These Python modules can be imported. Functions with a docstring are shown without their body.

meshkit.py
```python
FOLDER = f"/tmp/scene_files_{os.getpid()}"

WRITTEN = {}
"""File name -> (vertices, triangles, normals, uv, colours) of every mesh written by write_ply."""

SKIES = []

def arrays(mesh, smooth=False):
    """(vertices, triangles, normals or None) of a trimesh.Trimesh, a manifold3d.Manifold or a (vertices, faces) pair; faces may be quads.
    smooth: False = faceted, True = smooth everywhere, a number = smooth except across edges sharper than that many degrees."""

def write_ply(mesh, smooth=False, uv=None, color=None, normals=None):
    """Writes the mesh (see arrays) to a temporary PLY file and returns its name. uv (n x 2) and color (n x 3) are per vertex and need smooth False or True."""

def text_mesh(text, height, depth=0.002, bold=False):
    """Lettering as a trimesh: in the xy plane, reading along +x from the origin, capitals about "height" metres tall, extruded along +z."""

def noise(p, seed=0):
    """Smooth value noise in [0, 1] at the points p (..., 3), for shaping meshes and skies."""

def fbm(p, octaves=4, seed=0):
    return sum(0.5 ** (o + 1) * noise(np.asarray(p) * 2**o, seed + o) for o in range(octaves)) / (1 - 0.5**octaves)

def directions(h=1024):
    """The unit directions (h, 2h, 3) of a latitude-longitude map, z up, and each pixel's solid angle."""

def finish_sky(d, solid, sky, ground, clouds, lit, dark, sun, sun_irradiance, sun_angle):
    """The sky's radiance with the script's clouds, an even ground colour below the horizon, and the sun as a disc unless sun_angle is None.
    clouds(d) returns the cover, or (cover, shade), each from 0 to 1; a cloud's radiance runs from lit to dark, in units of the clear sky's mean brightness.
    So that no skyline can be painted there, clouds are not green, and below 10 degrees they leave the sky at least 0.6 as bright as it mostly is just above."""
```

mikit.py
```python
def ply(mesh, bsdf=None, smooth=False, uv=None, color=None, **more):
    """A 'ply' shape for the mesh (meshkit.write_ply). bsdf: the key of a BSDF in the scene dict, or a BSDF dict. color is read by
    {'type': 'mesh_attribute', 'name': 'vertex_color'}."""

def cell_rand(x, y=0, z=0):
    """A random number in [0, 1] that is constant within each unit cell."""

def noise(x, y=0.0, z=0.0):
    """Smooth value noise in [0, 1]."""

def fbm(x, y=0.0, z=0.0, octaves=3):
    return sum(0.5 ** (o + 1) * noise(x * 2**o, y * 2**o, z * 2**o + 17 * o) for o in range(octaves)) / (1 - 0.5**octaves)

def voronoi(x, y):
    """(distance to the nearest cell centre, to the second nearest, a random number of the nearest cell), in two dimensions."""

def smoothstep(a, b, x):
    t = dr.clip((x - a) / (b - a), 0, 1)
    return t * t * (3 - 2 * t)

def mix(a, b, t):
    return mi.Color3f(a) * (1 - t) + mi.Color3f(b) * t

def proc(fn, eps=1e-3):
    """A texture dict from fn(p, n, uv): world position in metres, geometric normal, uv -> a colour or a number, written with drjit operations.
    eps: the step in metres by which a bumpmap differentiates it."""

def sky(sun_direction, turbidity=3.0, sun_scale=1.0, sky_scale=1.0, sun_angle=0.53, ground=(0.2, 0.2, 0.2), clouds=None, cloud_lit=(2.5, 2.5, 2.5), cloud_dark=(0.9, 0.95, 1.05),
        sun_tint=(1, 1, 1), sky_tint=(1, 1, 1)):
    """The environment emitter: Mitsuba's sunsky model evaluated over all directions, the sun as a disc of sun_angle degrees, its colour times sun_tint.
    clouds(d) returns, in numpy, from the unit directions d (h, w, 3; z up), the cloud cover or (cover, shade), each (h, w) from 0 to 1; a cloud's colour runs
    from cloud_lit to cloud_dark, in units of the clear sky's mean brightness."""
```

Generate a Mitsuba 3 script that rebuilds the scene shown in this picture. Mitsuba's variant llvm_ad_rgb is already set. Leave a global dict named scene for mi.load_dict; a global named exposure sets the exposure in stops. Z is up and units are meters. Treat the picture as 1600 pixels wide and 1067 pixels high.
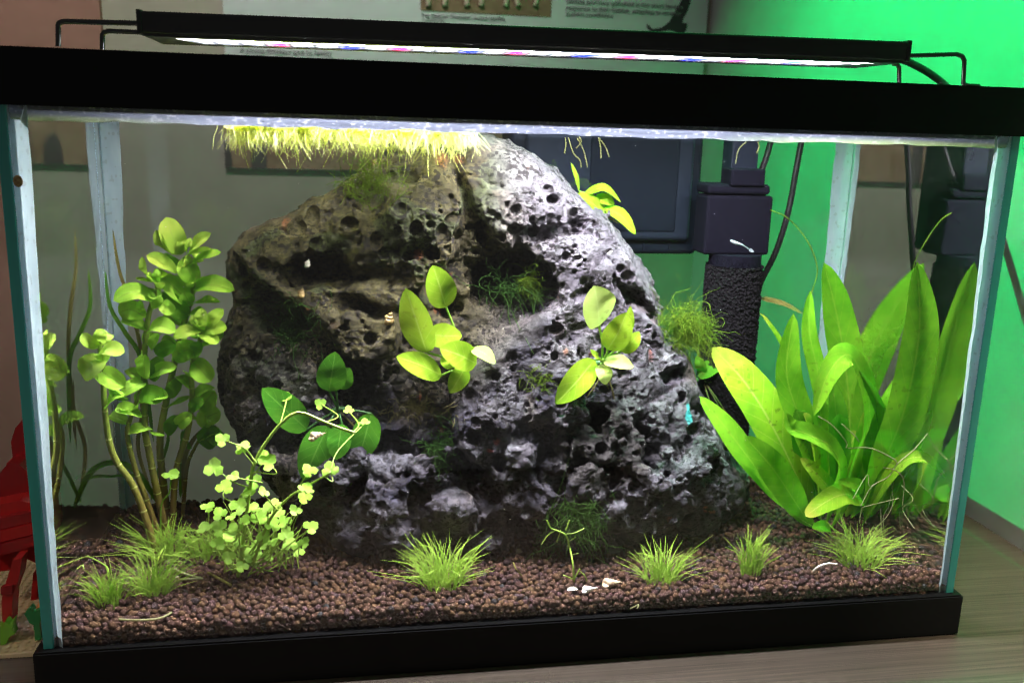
import math, random
import numpy as np
import trimesh, shapely
import shapely.geometry as sg
import scipy.ndimage as ndi
from scipy.spatial import cKDTree
from PIL import Image, ImageDraw
import drjit as dr
import mitsuba as mi
import mikit, meshkit

T = mi.ScalarTransform4f
rng = np.random.default_rng(7)
scene, labels = {}, {}

# ------------------------------------------------------------------ camera, light, exposure
CAM = np.array([.1526, -.457, .2894])
YAW, PITCH, ROLL, FPX = .1786, -.2267, .0305, 1461.88
FW = np.array([math.sin(YAW) * math.cos(PITCH), math.cos(YAW) * math.cos(PITCH), math.sin(PITCH)])
_r = np.cross(FW, [0, 0, 1.0]); _r /= np.linalg.norm(_r); _u = np.cross(_r, FW)
RT = math.cos(ROLL) * _r + math.sin(ROLL) * _u
UP = -math.sin(ROLL) * _r + math.cos(ROLL) * _u
scene['camera'] = {'type': 'thinlens', 'fov': math.degrees(2 * math.atan(800 / FPX)), 'fov_axis': 'x', 'aperture_radius': .0013,
                   'focus_distance': .53, 'near_clip': .02, 'far_clip': 20.0,
                   'to_world': T().look_at(origin=CAM.tolist(), target=(CAM + FW).tolist(), up=UP.tolist())}
exposure = 0.2
LED_WHITE = 275.0
scene['room_ambience'] = {'type': 'constant', 'sampling_weight': .8, 'radiance': {'type': 'rgb', 'value': [.080, .078, .074]}}
scene['green_bulb_light'] = {'type': 'spot', 'intensity': {'type': 'rgb', 'value': [0.0, 5.2, 1.12]}, 'cutoff_angle': 37, 'beam_width': 17,
                             'to_world': T().look_at(origin=[.25, .15, .95], target=[.637, .27, .24], up=[0, 0, 1])}
scene['room_lamp_light'] = {'type': 'spot', 'intensity': {'type': 'rgb', 'value': [.75, .66, .56]}, 'cutoff_angle': 11, 'beam_width': 6,
                            'to_world': T().look_at(origin=[-.70, -.60, .85], target=[-.075, .10, .04], up=[0, 0, 1])}
scene['desk_lamp_light'] = {'type': 'spot', 'intensity': {'type': 'rgb', 'value': [3.3, 2.7, 2.2]}, 'cutoff_angle': 10, 'beam_width': 3,
                            'to_world': T().look_at(origin=[.50, -.34, .92], target=[.605, .01, 0], up=[0, 0, 1])}
scene['wall_lamp_light'] = {'type': 'spot', 'intensity': {'type': 'rgb', 'value': [2.2, 2.08, 1.92]}, 'cutoff_angle': 35, 'beam_width': 14,
                            'to_world': T().look_at(origin=[0, .14, 1.15], target=[.0, .80, .46], up=[0, 0, 1])}


def A(px, py, Y):
    """The point of the plane y = Y that lies at this place of the photograph (1600 x 1067)."""
    d = FW + RT * (px - 800) / FPX - UP * (py - 533.5) / FPX
    return CAM + d * (Y - CAM[1]) / d[1]


def AZ(px, py, Z):
    d = FW + RT * (px - 800) / FPX - UP * (py - 533.5) / FPX
    return CAM + d * (Z - CAM[2]) / d[2]


def mpp(Y):
    """Metres per photograph pixel at depth Y."""
    return ((np.array([.25, Y, .2]) - CAM) @ FW) / FPX


# ------------------------------------------------------------------ helpers
def rgb(r, g=None, b=None):
    return {'type': 'rgb', 'value': [r, r if g is None else g, r if b is None else b]}


def mat(name, d, two=True):
    scene[name] = {'type': 'twosided', 'bsdf': d} if two else d
    return name


def numbered(name):
    k, n = name, 0
    while k in scene or k in labels:
        n += 1
        k = f'{name}_{n:03d}'
    return k


def tag(key, label=None, cat=None, group=None, kind=None):
    d = {}
    if label: d['label'] = label
    if cat: d['category'] = cat
    if group: d['group'] = group
    if kind: d['kind'] = kind
    labels[key] = d
    return key


def thing(name, label, cat, group=None):
    return tag(numbered(name), label, cat, group)


def put(name, mesh, bsdf, parent=None, smooth=False, uv=None, color=None, **more):
    key = numbered(f'{parent}__{name}' if parent else name)
    scene[key] = mikit.ply(mesh, bsdf, smooth=smooth, uv=uv, color=color, **more)
    return key


def join(ms):
    """(vertices, faces[, uv]) lists as one."""
    v, f, uv, n = [], [], [], 0
    for m in ms:
        if hasattr(m, 'vertices'): m = (np.asarray(m.vertices), np.asarray(m.faces))
        v.append(m[0]); f.append(np.asarray(m[1]) + n); n += len(m[0])
        if len(m) > 2: uv.append(m[2])
    out = (np.vstack(v), np.vstack(f))
    return out + (np.vstack(uv),) if uv else out


def box(x0, x1, y0, y1, z0, z1, r=0.0):
    """A box, its edges rounded by r."""
    if r <= 0:
        m = trimesh.creation.box(extents=(x1 - x0, y1 - y0, z1 - z0))
        m.apply_translation(((x0 + x1) / 2, (y0 + y1) / 2, (z0 + z1) / 2))
        return m
    s = trimesh.creation.icosphere(2, r)
    pts = []
    for x in (x0 + r, x1 - r):
        for y in (y0 + r, y1 - r):
            for z in (z0 + r, z1 - r):
                pts.append(s.vertices + [x, y, z])
    return trimesh.convex.convex_hull(np.vstack(pts))


def spline(pts, n):
    """Catmull-Rom through the points, n samples."""
    p = np.asarray(pts, float)
    if len(p) == 2: return p[0] + (p[1] - p[0]) * np.linspace(0, 1, n)[:, None]
    q = np.vstack([2 * p[0] - p[1], p, 2 * p[-1] - p[-2]])
    t = np.linspace(0, len(p) - 1 - 1e-9, n); i = t.astype(int); t = (t - i)[:, None]
    a, b, c, d = q[i], q[i + 1], q[i + 2], q[i + 3]
    return .5 * (2 * b + (c - a) * t + (2 * a - 5 * b + 4 * c - d) * t**2 + (3 * b - a - 3 * c + d) * t**3)


def tube(p, r, k=8, cap=True):
    p = np.asarray(p, float); n = len(p); r = np.broadcast_to(r, (n,)).astype(float)
    t = np.gradient(p, axis=0); t /= np.linalg.norm(t, axis=1, keepdims=True) + 1e-12
    a = np.array([.31, .87, .22]); u = np.cross(t, a); u /= np.linalg.norm(u, axis=1, keepdims=True) + 1e-9
    w = np.cross(t, u); ang = np.arange(k) * 2 * np.pi / k
    v = p[:, None] + r[:, None, None] * (u[:, None] * np.cos(ang)[:, None] + w[:, None] * np.sin(ang)[:, None])
    v = v.reshape(-1, 3); i = np.arange(n - 1)[:, None] * k; j = np.arange(k)[None]; j2 = (j + 1) % k
    f = np.concatenate([np.stack([i + j, i + j2, i + k + j2], -1).reshape(-1, 3), np.stack([i + j, i + k + j2, i + k + j], -1).reshape(-1, 3)])
    if cap:
        v = np.vstack([v, p[:1], p[-1:]]); m = n * k; j = np.arange(k)
        f = np.vstack([f, np.stack([(j + 1) % k, j, j * 0 + m], 1), np.stack([(n - 1) * k + j, (n - 1) * k + (j + 1) % k, j * 0 + m + 1], 1)])
    return v, f


PROF = {'sword': (.75, .62), 'ovate': (.55, .75), 'round': (.5, .45), 'obovate': (.62, .58), 'strap': (.25, .45), 'heart': (.38, .75)}


def leaf(path, w, N, prof='ovate', fold=.18, wave=0.0, nl=14, nw=6, twist=0.0, seed=0, cup=0.0):
    """A leaf along the path (points, base to tip), w wide, facing N; fold lifts the edges, wave ripples them. -> (v, f, uv)."""
    p = spline(path, nl); t = np.linspace(0, 1, nl)
    tan = np.gradient(p, axis=0); tan /= np.linalg.norm(tan, axis=1, keepdims=True) + 1e-12
    L = np.linalg.norm(np.diff(p, axis=0), axis=1).sum()
    N = np.asarray(N, float); B = np.cross(tan, N)
    B /= np.linalg.norm(B, axis=1, keepdims=True) + 1e-9
    M = np.cross(B, tan)
    if twist:
        a = (twist * t)[:, None]; B, M = B * np.cos(a) + M * np.sin(a), M * np.cos(a) - B * np.sin(a)
    a, b = PROF[prof]; tm = a / (a + b)
    g = (t**a * (1 - t)**b) / (tm**a * (1 - tm)**b)
    hw = np.maximum(g, .05 * (1 - t)) * w / 2
    s = np.linspace(-1, 1, nw + 1)
    ph = seed * 1.7
    lift = fold * np.abs(s)[None] ** 1.3 * hw[:, None] + cup * (s[None] ** 2) * hw[:, None] + wave * w * np.sin(t[:, None] * 17 + ph + 1.5 * (s[None] > 0)) * np.abs(s)[None] ** 2 * np.minimum(1, g)[:, None]
    v = p[:, None] + B[:, None] * (s[None, :, None] * hw[:, None, None] * math.cos(fold * .8)) + M[:, None] * lift[..., None]
    uv = np.stack(np.broadcast_arrays(s[None] * .5 + .5, t[:, None]), -1)
    k = nw + 1; i = np.arange(nl - 1)[:, None] * k + np.arange(nw)[None]
    f = np.concatenate([np.stack([i, i + 1, i + k + 1], -1).reshape(-1, 3), np.stack([i, i + k + 1, i + k], -1).reshape(-1, 3)])
    return v.reshape(-1, 3), f, uv.reshape(-1, 2)


def put_leaf(name, parent, bsdf, *a, **k):
    v, f, uv = leaf(*a, **k)
    return put(name, (v, f), bsdf, parent, smooth=True, uv=uv)


_V = [ndi.gaussian_filter(np.random.default_rng(50 + k).random((64, 64, 64)), .55, mode='wrap') for k in range(3)]
_V = [((v - v.mean()) / v.std() / 2.2).astype(np.float32) for v in _V]


def vn(p, size, k=0):
    """Noise about -1..1 with features of this size, at points (n, 3); a shared random block, tiled."""
    return ndi.map_coordinates(_V[k % 3], (np.asarray(p).T / size * 1.0 + 11.3 * k), order=1, mode='grid-wrap')


SOIL = .0355


def soil_z(x, y):
    x, y = np.asarray(x, float), np.asarray(y, float)
    p = np.stack(np.broadcast_arrays(x, y, 0 * x), -1).reshape(-1, 3)
    return (SOIL + .0012 * vn(p, .06).reshape(x.shape) + .004 * np.clip((y - .05) / .12, 0, 1) * np.exp(-((x - .47) / .07) ** 2))


# ------------------------------------------------------------------ the lava rock (a signed-distance solid, cut into a mesh)
def build_rock():
    h = .00083
    lo, hi = np.array([.050, .016, .026]), np.array([.470, .1685, .292])
    n = np.ceil((hi - lo) / h).astype(int)
    Yp = .115

    def px(pts, Y=Yp):
        return np.array([A(a, b, Y)[[0, 2]] for a, b in pts])

    # maps over (x, z): 1 mm raster
    q = .001
    gx, gz = np.arange(lo[0], hi[0], q), np.arange(lo[2] - .02, hi[2], q)

    def sdist(poly):
        im = Image.new('L', (len(gx) * 2, len(gz) * 2))
        ImageDraw.Draw(im).polygon([((x - gx[0]) / q * 2, (z - gz[0]) / q * 2) for x, z in poly], fill=1)
        m = np.asarray(im) > 0
        d = (ndi.distance_transform_edt(m) - ndi.distance_transform_edt(~m)) * q / 2
        return ndi.zoom(d, .5, order=1)[:len(gz), :len(gx)].T                 # [x, z]

    sil = [(745, 209), (792, 217), (850, 243), (892, 276), (916, 317), (962, 347), (1002, 397), (1031, 452), (1038, 492), (1034, 522), (1060, 532), (1088, 562), (1102, 612), (1124, 652),
           (1146, 692), (1168, 735), (1166, 768), (1140, 800), (1090, 822), (1040, 845), (960, 862), (880, 868), (800, 880), (745, 882), (700, 866), (650, 858), (600, 862), (540, 846), (500, 826),
           (460, 806), (428, 780), (398, 742), (368, 702), (343, 662), (333, 612), (328, 570), (341, 520), (356, 480), (345, 430), (351, 402), (372, 374), (412, 350), (456, 334), (482, 312),
           (520, 302), (532, 285), (562, 262), (604, 246), (650, 238), (700, 222)]
    sil = [(a, b + (14 if b > 815 else 0)) for a, b in sil]
    S = sdist(px(sil))
    X, Z = np.meshgrid(gx, gz, indexing='ij')
    zz = np.clip((Z - .03) / .25, 0, 1)
    Yc = .129 + .008 * zz
    Tf = np.interp(zz, [0, .15, .30, .45, .75, 1.0], [.064, .062, .052, .043, .029, .018])
    e = 1 - np.clip(S / .075, 0, 1)
    Yf = Yc - Tf * np.sqrt(np.maximum(0, 1 - e**2.4)) + np.minimum(S, 0) * -1
    Yf += .016 * np.clip((.17 - X) / .10, 0, 1) * np.clip(1.2 - zz * 1.3, 0, 1)        # the left foot lies deeper
    plates = [([(702, 655), (716, 600), (792, 515), (868, 478), (960, 430), (1030, 500), (1092, 560), (1127, 650), (1136, 705), (1094, 768), (1002, 806), (890, 806), (800, 778), (733, 705)], .019, .010),
              ([(760, 205), (850, 235), (930, 310), (1010, 400), (1050, 500), (960, 440), (884, 470), (836, 418), (770, 372), (745, 330), (722, 260)], .019, .010),
              ([(340, 400), (480, 310), (600, 250), (706, 236), (732, 320), (694, 420), (640, 462), (612, 552), (548, 560), (470, 486), (396, 446)], .018, .008),
              ([(600, 250), (700, 235), (735, 300), (720, 400), (660, 420), (610, 360)], .007, .012),
              ([(690, 640), (640, 560), (600, 520), (660, 450), (720, 520), (712, 600)], .006, .010),
              ([(420, 715), (520, 700), (640, 660), (720, 735), (775, 810), (760, 880), (560, 862), (450, 820)], .009, .010),
              ([(335, 560), (420, 520), (490, 560), (480, 660), (380, 690)], .006, .010)]
    for poly, amp, edge in plates:
        D = sdist(px(poly, .08))
        D = D + .004 * ndi.zoom(_V[0][:24, :24, 3], (D.shape[0] / 24, D.shape[1] / 24), order=1)[:D.shape[0], :D.shape[1]]
        t = np.clip(D / (edge * .7) + .5, 0, 1)
        Yf -= amp * t * t * (3 - 2 * t)
    for cx, cy, rx, amp in [(480, 745, 40, .010), (590, 790, 45, .010), (705, 770, 34, .010), (640, 715, 26, .009), (560, 700, 30, .007), (540, 820, 40, .006), (690, 690, 22, .008), (850, 500, 30, .006), (1060, 560, 34, .009),
                            (1090, 700, 30, .006), (760, 640, 30, .004), (640, 330, 40, .006), (560, 360, 45, .006), (410, 400, 40, .007), (900, 400, 34, .006), (990, 440, 26, .006), (820, 290, 50, .004), (730, 350, 24, .006), (860, 620, 40, .005)]:
        c = A(cx, cy, .08); r = rx * mpp(.08)
        Yf -= amp * np.exp(-(((X - c[0])**2 + (Z - c[2])**2) / r**2))
    # coarse grid of the base distance
    m = 4
    cs = [np.arange(0, n[k] + m, m) for k in range(3)]
    G = np.stack(np.meshgrid(*[lo[k] + cs[k] * h for k in range(3)], indexing='ij'), -1)
    ix = np.stack([(G[..., 0] - gx[0]) / q, (G[..., 2] - gz[0]) / q])
    at = lambda a: ndi.map_coordinates(a, ix, order=1, mode='nearest')
    s, yf, yc = at(S), at(Yf), at(Yc)
    y = G[..., 1]
    k = .008
    a1, a2, a3 = -s, (yf - y) * .8, (y - (yc + .034 * np.sqrt(np.clip(s / .05, 0, 1)))) * .8
    smax = lambda a, b, k: np.maximum(a, b) + k * np.maximum(0, 1 - np.abs(a - b) / k)**2 / 4
    F = smax(smax(a1, a2, k), a3, k)
    yfront = lambda c: float(ndi.map_coordinates(Yf, [[(c[0] - gx[0]) / q], [(c[2] - gz[0]) / q]], order=1, mode='nearest')[0])

    def front(cx, cy):
        Y = .06
        for _ in range(4):
            c = A(cx, cy, Y); Y = yfront(c)
        return A(cx, cy, Y)

    def carve(F, cx, cy, rx, ry, dep, rot=0.0, off=0.0, k=.0035):
        c = front(cx, cy); s_ = mpp(c[1]); a = math.radians(rot)
        d = G - (c + [0, off, 0])
        u, w = d[..., 0] * math.cos(a) + d[..., 2] * math.sin(a), -d[..., 0] * math.sin(a) + d[..., 2] * math.cos(a)
        r = np.array([rx * s_, dep, ry * s_])
        e_ = (np.sqrt((u / r[0])**2 + (d[..., 1] / r[1])**2 + (w / r[2])**2) - 1) * r.min()
        return smax(F, -e_, k)

    for c in [(796, 436, 80, 58, .052), (505, 428, 70, 28, .030), (440, 505, 50, 40, .012), (548, 598, 58, 54, .030), (950, 698, 96, 66, .016), (752, 372, 24, 72, .024, 25), (712, 742, 92, 17, .022, -42), (640, 500, 16, 60, .014, -8), (560, 480, 60, 14, .014, -14), (915, 648, 80, 17, .016, -4),
              (845, 866, 80, 38, .050), (1050, 852, 120, 16, .030, 14), (690, 725, 46, 34, .015), (640, 790, 30, 20, .014), (560, 765, 40, 20, .012), (1118, 745, 30, 22, .016, 40),
              (398, 620, 44, 40, .010), (618, 690, 44, 24, .012), (842, 366, 44, 22, .012, -20), (900, 356, 26, 20, .010), (660, 395, 60, 16, .010, 10), (955, 800, 60, 16, .012), (585, 430, 50, 18, .008, -10),
              (870, 505, 14, 10, .008), (1060, 590, 34, 16, .010, 10), (1090, 660, 20, 14, .008), (810, 620, 40, 14, .006, 20), (700, 475, 26, 26, .012), (660, 640, 50, 22, .012, -30), (480, 690, 40, 16, .010, 20),
              (960, 385, 20, 14, .008), (805, 345, 26, 18, .010), (640, 280, 40, 14, .007), (420, 455, 40, 14, .010), (760, 820, 40, 24, .018), (410, 690, 30, 30, .008)]:
        F = carve(F, *c)
    # the dark clinker lump in its hollow
    for cx, cy, rr, dy in [(912, 690, 38, .006), (965, 672, 36, .005), (985, 722, 36, .007), (930, 728, 40, .005), (890, 715, 26, .007), (1000, 690, 26, .006), (945, 700, 40, .003)]:
        c = front(cx, cy) + [0, dy, 0]
        r = rr * mpp(c[1])
        d = np.linalg.norm(G - c, axis=-1) - r * .8
        kk = .006; F = np.minimum(F, d) - kk * np.maximum(0, 1 - np.abs(F - d) / kk)**2 / 4
    # broad lumps
    P = G.reshape(-1, 3)
    F = F + (.0048 * vn(P, .030, 0) + .0040 * np.abs(vn(P, .017, 1)) - .0016).reshape(F.shape)
    g0 = np.random.default_rng(9)
    low3 = np.clip((.19 - P[:, 2]) / .10, .35, 1)
    for cell, amp in ((.026, .0085), (.013, .0042)):
        seeds = lo + g0.random((int(np.prod(hi - lo) / cell**3), 3)) * (hi - lo)
        f12, _ = cKDTree(seeds).query(P + .004 * np.stack([vn(P, .012, k) for k in range(3)], 1), k=2)
        F = F + (amp * low3 * (.45 - np.clip((f12[:, 1] - f12[:, 0]) / (cell * .55), 0, 1))).reshape(F.shape)
    F = F - .0022
    V = ndi.zoom(F.astype(np.float32), m, order=1, grid_mode=False)
    sc = np.array([(F.shape[k] - 1) * m / (V.shape[k] - 1) for k in range(3)]) * h        # zoom keeps the end points
    band = np.flatnonzero(np.abs(V) < .0064)
    I = np.stack(np.unravel_index(band, V.shape), 1)
    P = lo + I * sc
    low = np.clip((.17 - P[:, 2]) / .08, 0, 1)
    Q = P + .0025 * np.stack([vn(P, .009, k) for k in range(3)], 1)
    d = .0030 * (.5 - np.abs(vn(Q, .0110, 1))) - .0008 + .0014 * vn(Q, .0065, 0) + (.0013 + .0006 * low) * vn(Q, .0036, 2) + .0008 * vn(P, .0019, 0) - .0016 * np.clip(np.abs(vn(P * [1, 1, 1.5], .011, 2)) - .45, 0, 1)
    seeds = lo + g0.random((int(np.prod(hi - lo) / .0066**3), 3)) * (hi - lo)
    near = np.abs(V.ravel()[band]) < .004
    f12, _ = cKDTree(seeds).query(Q[near], k=2)
    d[near] += .0020 * np.clip(low + .35, 0, 1)[near] * (.4 - np.clip((f12[:, 1] - f12[:, 0]) / .0035, 0, 1))
    V.ravel()[band] += d.astype(np.float32)
    # gas holes
    cand = I[(np.abs(V.ravel()[band]) < .0006) & (P[:, 1] < .150)]
    g = np.random.default_rng(3)
    den = .5 + .5 * vn(lo + cand * sc, .022, 1)
    den = np.clip((den - .25) * 1.5, .02, 1) ** 1.6 * np.where((lo + cand * sc)[:, 2] > .13, 1, .55)
    pick = g.choice(len(cand), 3600, replace=False, p=den / den.sum())
    for j, c in zip(pick, cand[pick]):
        r = .00080 * (1 - g.random())**-.50
        r = min(r, .0046)
        w = int(r * 1.4 / h) + 2
        b0, b1 = np.maximum(c - w, 0), np.minimum(c + w + 1, V.shape)
        sl = tuple(slice(a, b) for a, b in zip(b0, b1))
        gg = np.stack(np.meshgrid(*[np.arange(a, b) for a, b in zip(b0, b1)], indexing='ij'), -1) - c
        st = g.uniform(.75, 1.3, 3); st[1] *= 1.35
        e_ = (np.linalg.norm(gg * sc / st, axis=-1) - r) * .9
        V[sl] = np.maximum(V[sl], -e_)
    V[[0, -1]] = 1; V[:, [0, -1]] = 1; V[:, :, [0, -1]] = 1
    # keep the main lump
    lab, cnt = ndi.label(V < 0)
    if cnt > 1:
        main = np.argmax(np.bincount(lab.ravel())[1:]) + 1
        V[(lab > 0) & (lab != main)] = .0008
    # surface nets
    neg = V < 0
    idx = [slice(None, -1), slice(1, None)]
    cnt = sum(neg[idx[a], idx[b], idx[c]].astype(np.int8) for a in (0, 1) for b in (0, 1) for c in (0, 1))
    cells = np.argwhere((cnt > 0) & (cnt < 8))
    ids = np.full(cnt.shape, -1, np.int32); ids[tuple(cells.T)] = np.arange(len(cells))
    acc, num = np.zeros((len(cells), 3), np.float32), np.zeros((len(cells), 1), np.float32)
    cor = np.array([[a, b, c] for a in (0, 1) for b in (0, 1) for c in (0, 1)])
    val = np.stack([V[tuple((cells + o).T)] for o in cor], 1)
    for i in range(8):
        for j in range(i + 1, 8):
            if np.abs(cor[i] - cor[j]).sum() != 1: continue
            a, b = val[:, i], val[:, j]; on = (a < 0) != (b < 0)
            t = np.where(on, a / np.where(on, a - b, 1), 0)[:, None]
            acc += np.where(on[:, None], cor[i] + (cor[j] - cor[i]) * t, 0); num += on[:, None]
    verts = lo + (cells + acc / num) * sc
    faces = []
    for ax in range(3):
        o = [np.eye(3, dtype=int)[k] for k in range(3) if k != ax]
        s0 = tuple(slice(1, -1) if k != ax else slice(None, -1) for k in range(3)); s1 = tuple(slice(1, -1) if k != ax else slice(1, None) for k in range(3))
        a, b = neg[s0], neg[s1]
        for flip, mask in ((0, a & ~b), (1, ~a & b)):
            e = np.argwhere(mask) + [0 if k == ax else 1 for k in range(3)]
            q4 = [ids[tuple((e - d_).T)] for d_ in (o[0] + o[1], o[1], 0 * o[0], o[0])]
            q4 = np.stack(q4 if (flip == 1) == (ax == 1) else q4[::-1], 1)
            faces += [q4[:, [0, 1, 2]], q4[:, [0, 2, 3]]]
    faces = np.vstack(faces)[:, ::-1]
    return verts, faces, front


ROCK_V, ROCK_F, rock_front = build_rock()


# ------------------------------------------------------------------ materials
def C3(r, g, b): return mi.Color3f(r, g, b)


def leaf_tex(lo, hi, vein, mottle=.5, veins=9.0, spots=0.0, tipc=None):
    def fn(p, n, uv):
        s, t = uv.x * 2 - 1, uv.y
        m = mikit.fbm(p.x * 160, p.y * 160, p.z * 160, 3)
        big = mikit.noise(p.x * 45 + 7, p.y * 45, p.z * 45)
        c = mikit.mix(lo, hi, dr.clip(mottle * (m - .5) * 1.6 + big, 0, 1))
        mid = 1 - mikit.smoothstep(.02, .075, dr.abs(s))
        side = dr.abs(dr.sin((t * veins - dr.abs(s) * 1.6) * math.pi))
        side = 1 - mikit.smoothstep(.0, .22, side)
        c = mikit.mix(c, vein, dr.maximum(mid * .6, side * .36))
        if tipc is not None: c = mikit.mix(c, tipc, mikit.smoothstep(.72, 1.0, t + .25 * (m - .5)) * .75)
        if spots:
            sp = mikit.smoothstep(.70, .80, mikit.noise(p.x * 420, p.y * 420, p.z * 420)) * mikit.smoothstep(.5, .7, big)
            c = mikit.mix(c, (.07, .045, .01), sp * spots)
        return c
    return mikit.proc(fn)


def leaf_mat(name, *a, rough=.42, trans=.75, **k):
    scene[name] = {'type': 'principledthin', 'base_color': leaf_tex(*a, **k), 'roughness': rough, 'spec_trans': 0.0, 'diff_trans': trans, 'eta': 1.33}
    return name


leaf_mat('sword_leaf', (.10, .33, .014), (.22, .50, .024), (.28, .47, .05), veins=11, spots=.25)
leaf_mat('sword_leaf_yellow', (.12, .32, .014), (.25, .46, .02), (.40, .50, .09), veins=11, spots=.4, tipc=(.42, .40, .06))
leaf_mat('sword_leaf_dark', (.06, .22, .012), (.13, .34, .018), (.14, .30, .03), veins=11)
leaf_mat('broad_leaf', (.17, .34, .016), (.30, .45, .03), (.38, .52, .10), veins=6, spots=.2)
leaf_mat('broad_leaf_dark', (.040, .165, .013), (.095, .265, .02), (.14, .32, .05), veins=6, spots=.1)
leaf_mat('broad_leaf_pale', (.32, .45, .08), (.42, .54, .15), (.44, .56, .18), veins=6, spots=.3)
leaf_mat('stem_leaf', (.25, .56, .035), (.42, .72, .08), (.24, .45, .05), veins=0.01, mottle=.3)
leaf_mat('stem_leaf_bright', (.32, .55, .04), (.46, .66, .09), (.38, .58, .10), veins=0.01, mottle=.3)
leaf_mat('stem_leaf_dark', (.08, .26, .015), (.16, .38, .025), (.10, .28, .03), veins=0.01, mottle=.3)
leaf_mat('clover_leaf', (.27, .53, .05), (.44, .68, .13), (.46, .62, .16), veins=5, mottle=.4)
leaf_mat('grass_blade', (.32, .54, .05), (.50, .68, .13), (.36, .52, .1), veins=0.01)
leaf_mat('strap_leaf', (.06, .18, .015), (.12, .26, .02), (.14, .26, .04), veins=0.01)
leaf_mat('strap_leaf_brown', (.13, .11, .03), (.22, .20, .06), (.2, .2, .06), veins=0.01)
leaf_mat('floating_leaf', (.50, .62, .03), (.66, .74, .08), (.55, .62, .1), veins=0.01, trans=.9)
leaf_mat('floating_root', (.70, .76, .16), (.82, .84, .34), (.5, .5, .1), veins=0.01, trans=.9)
leaf_mat('moss_green', (.07, .13, .012), (.15, .22, .02), (.15, .2, .03), veins=0.01)
leaf_mat('moss_dark', (.020, .055, .012), (.05, .10, .02), (.05, .1, .02), veins=0.01)
leaf_mat('moss_brown', (.10, .085, .035), (.17, .15, .06), (.2, .2, .06), veins=0.01)
leaf_mat('pale_root', (.26, .27, .12), (.42, .42, .22), (.5, .5, .3), veins=0.01)


def stem_fn(p, n, uv):
    m = mikit.noise(p.x * 120, p.y * 120, p.z * 40)
    hi = mikit.smoothstep(.04, .16, p.z)
    return mikit.mix(mikit.mix((.13, .12, .02), (.20, .12, .035), m), (.17, .27, .03), hi)


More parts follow.
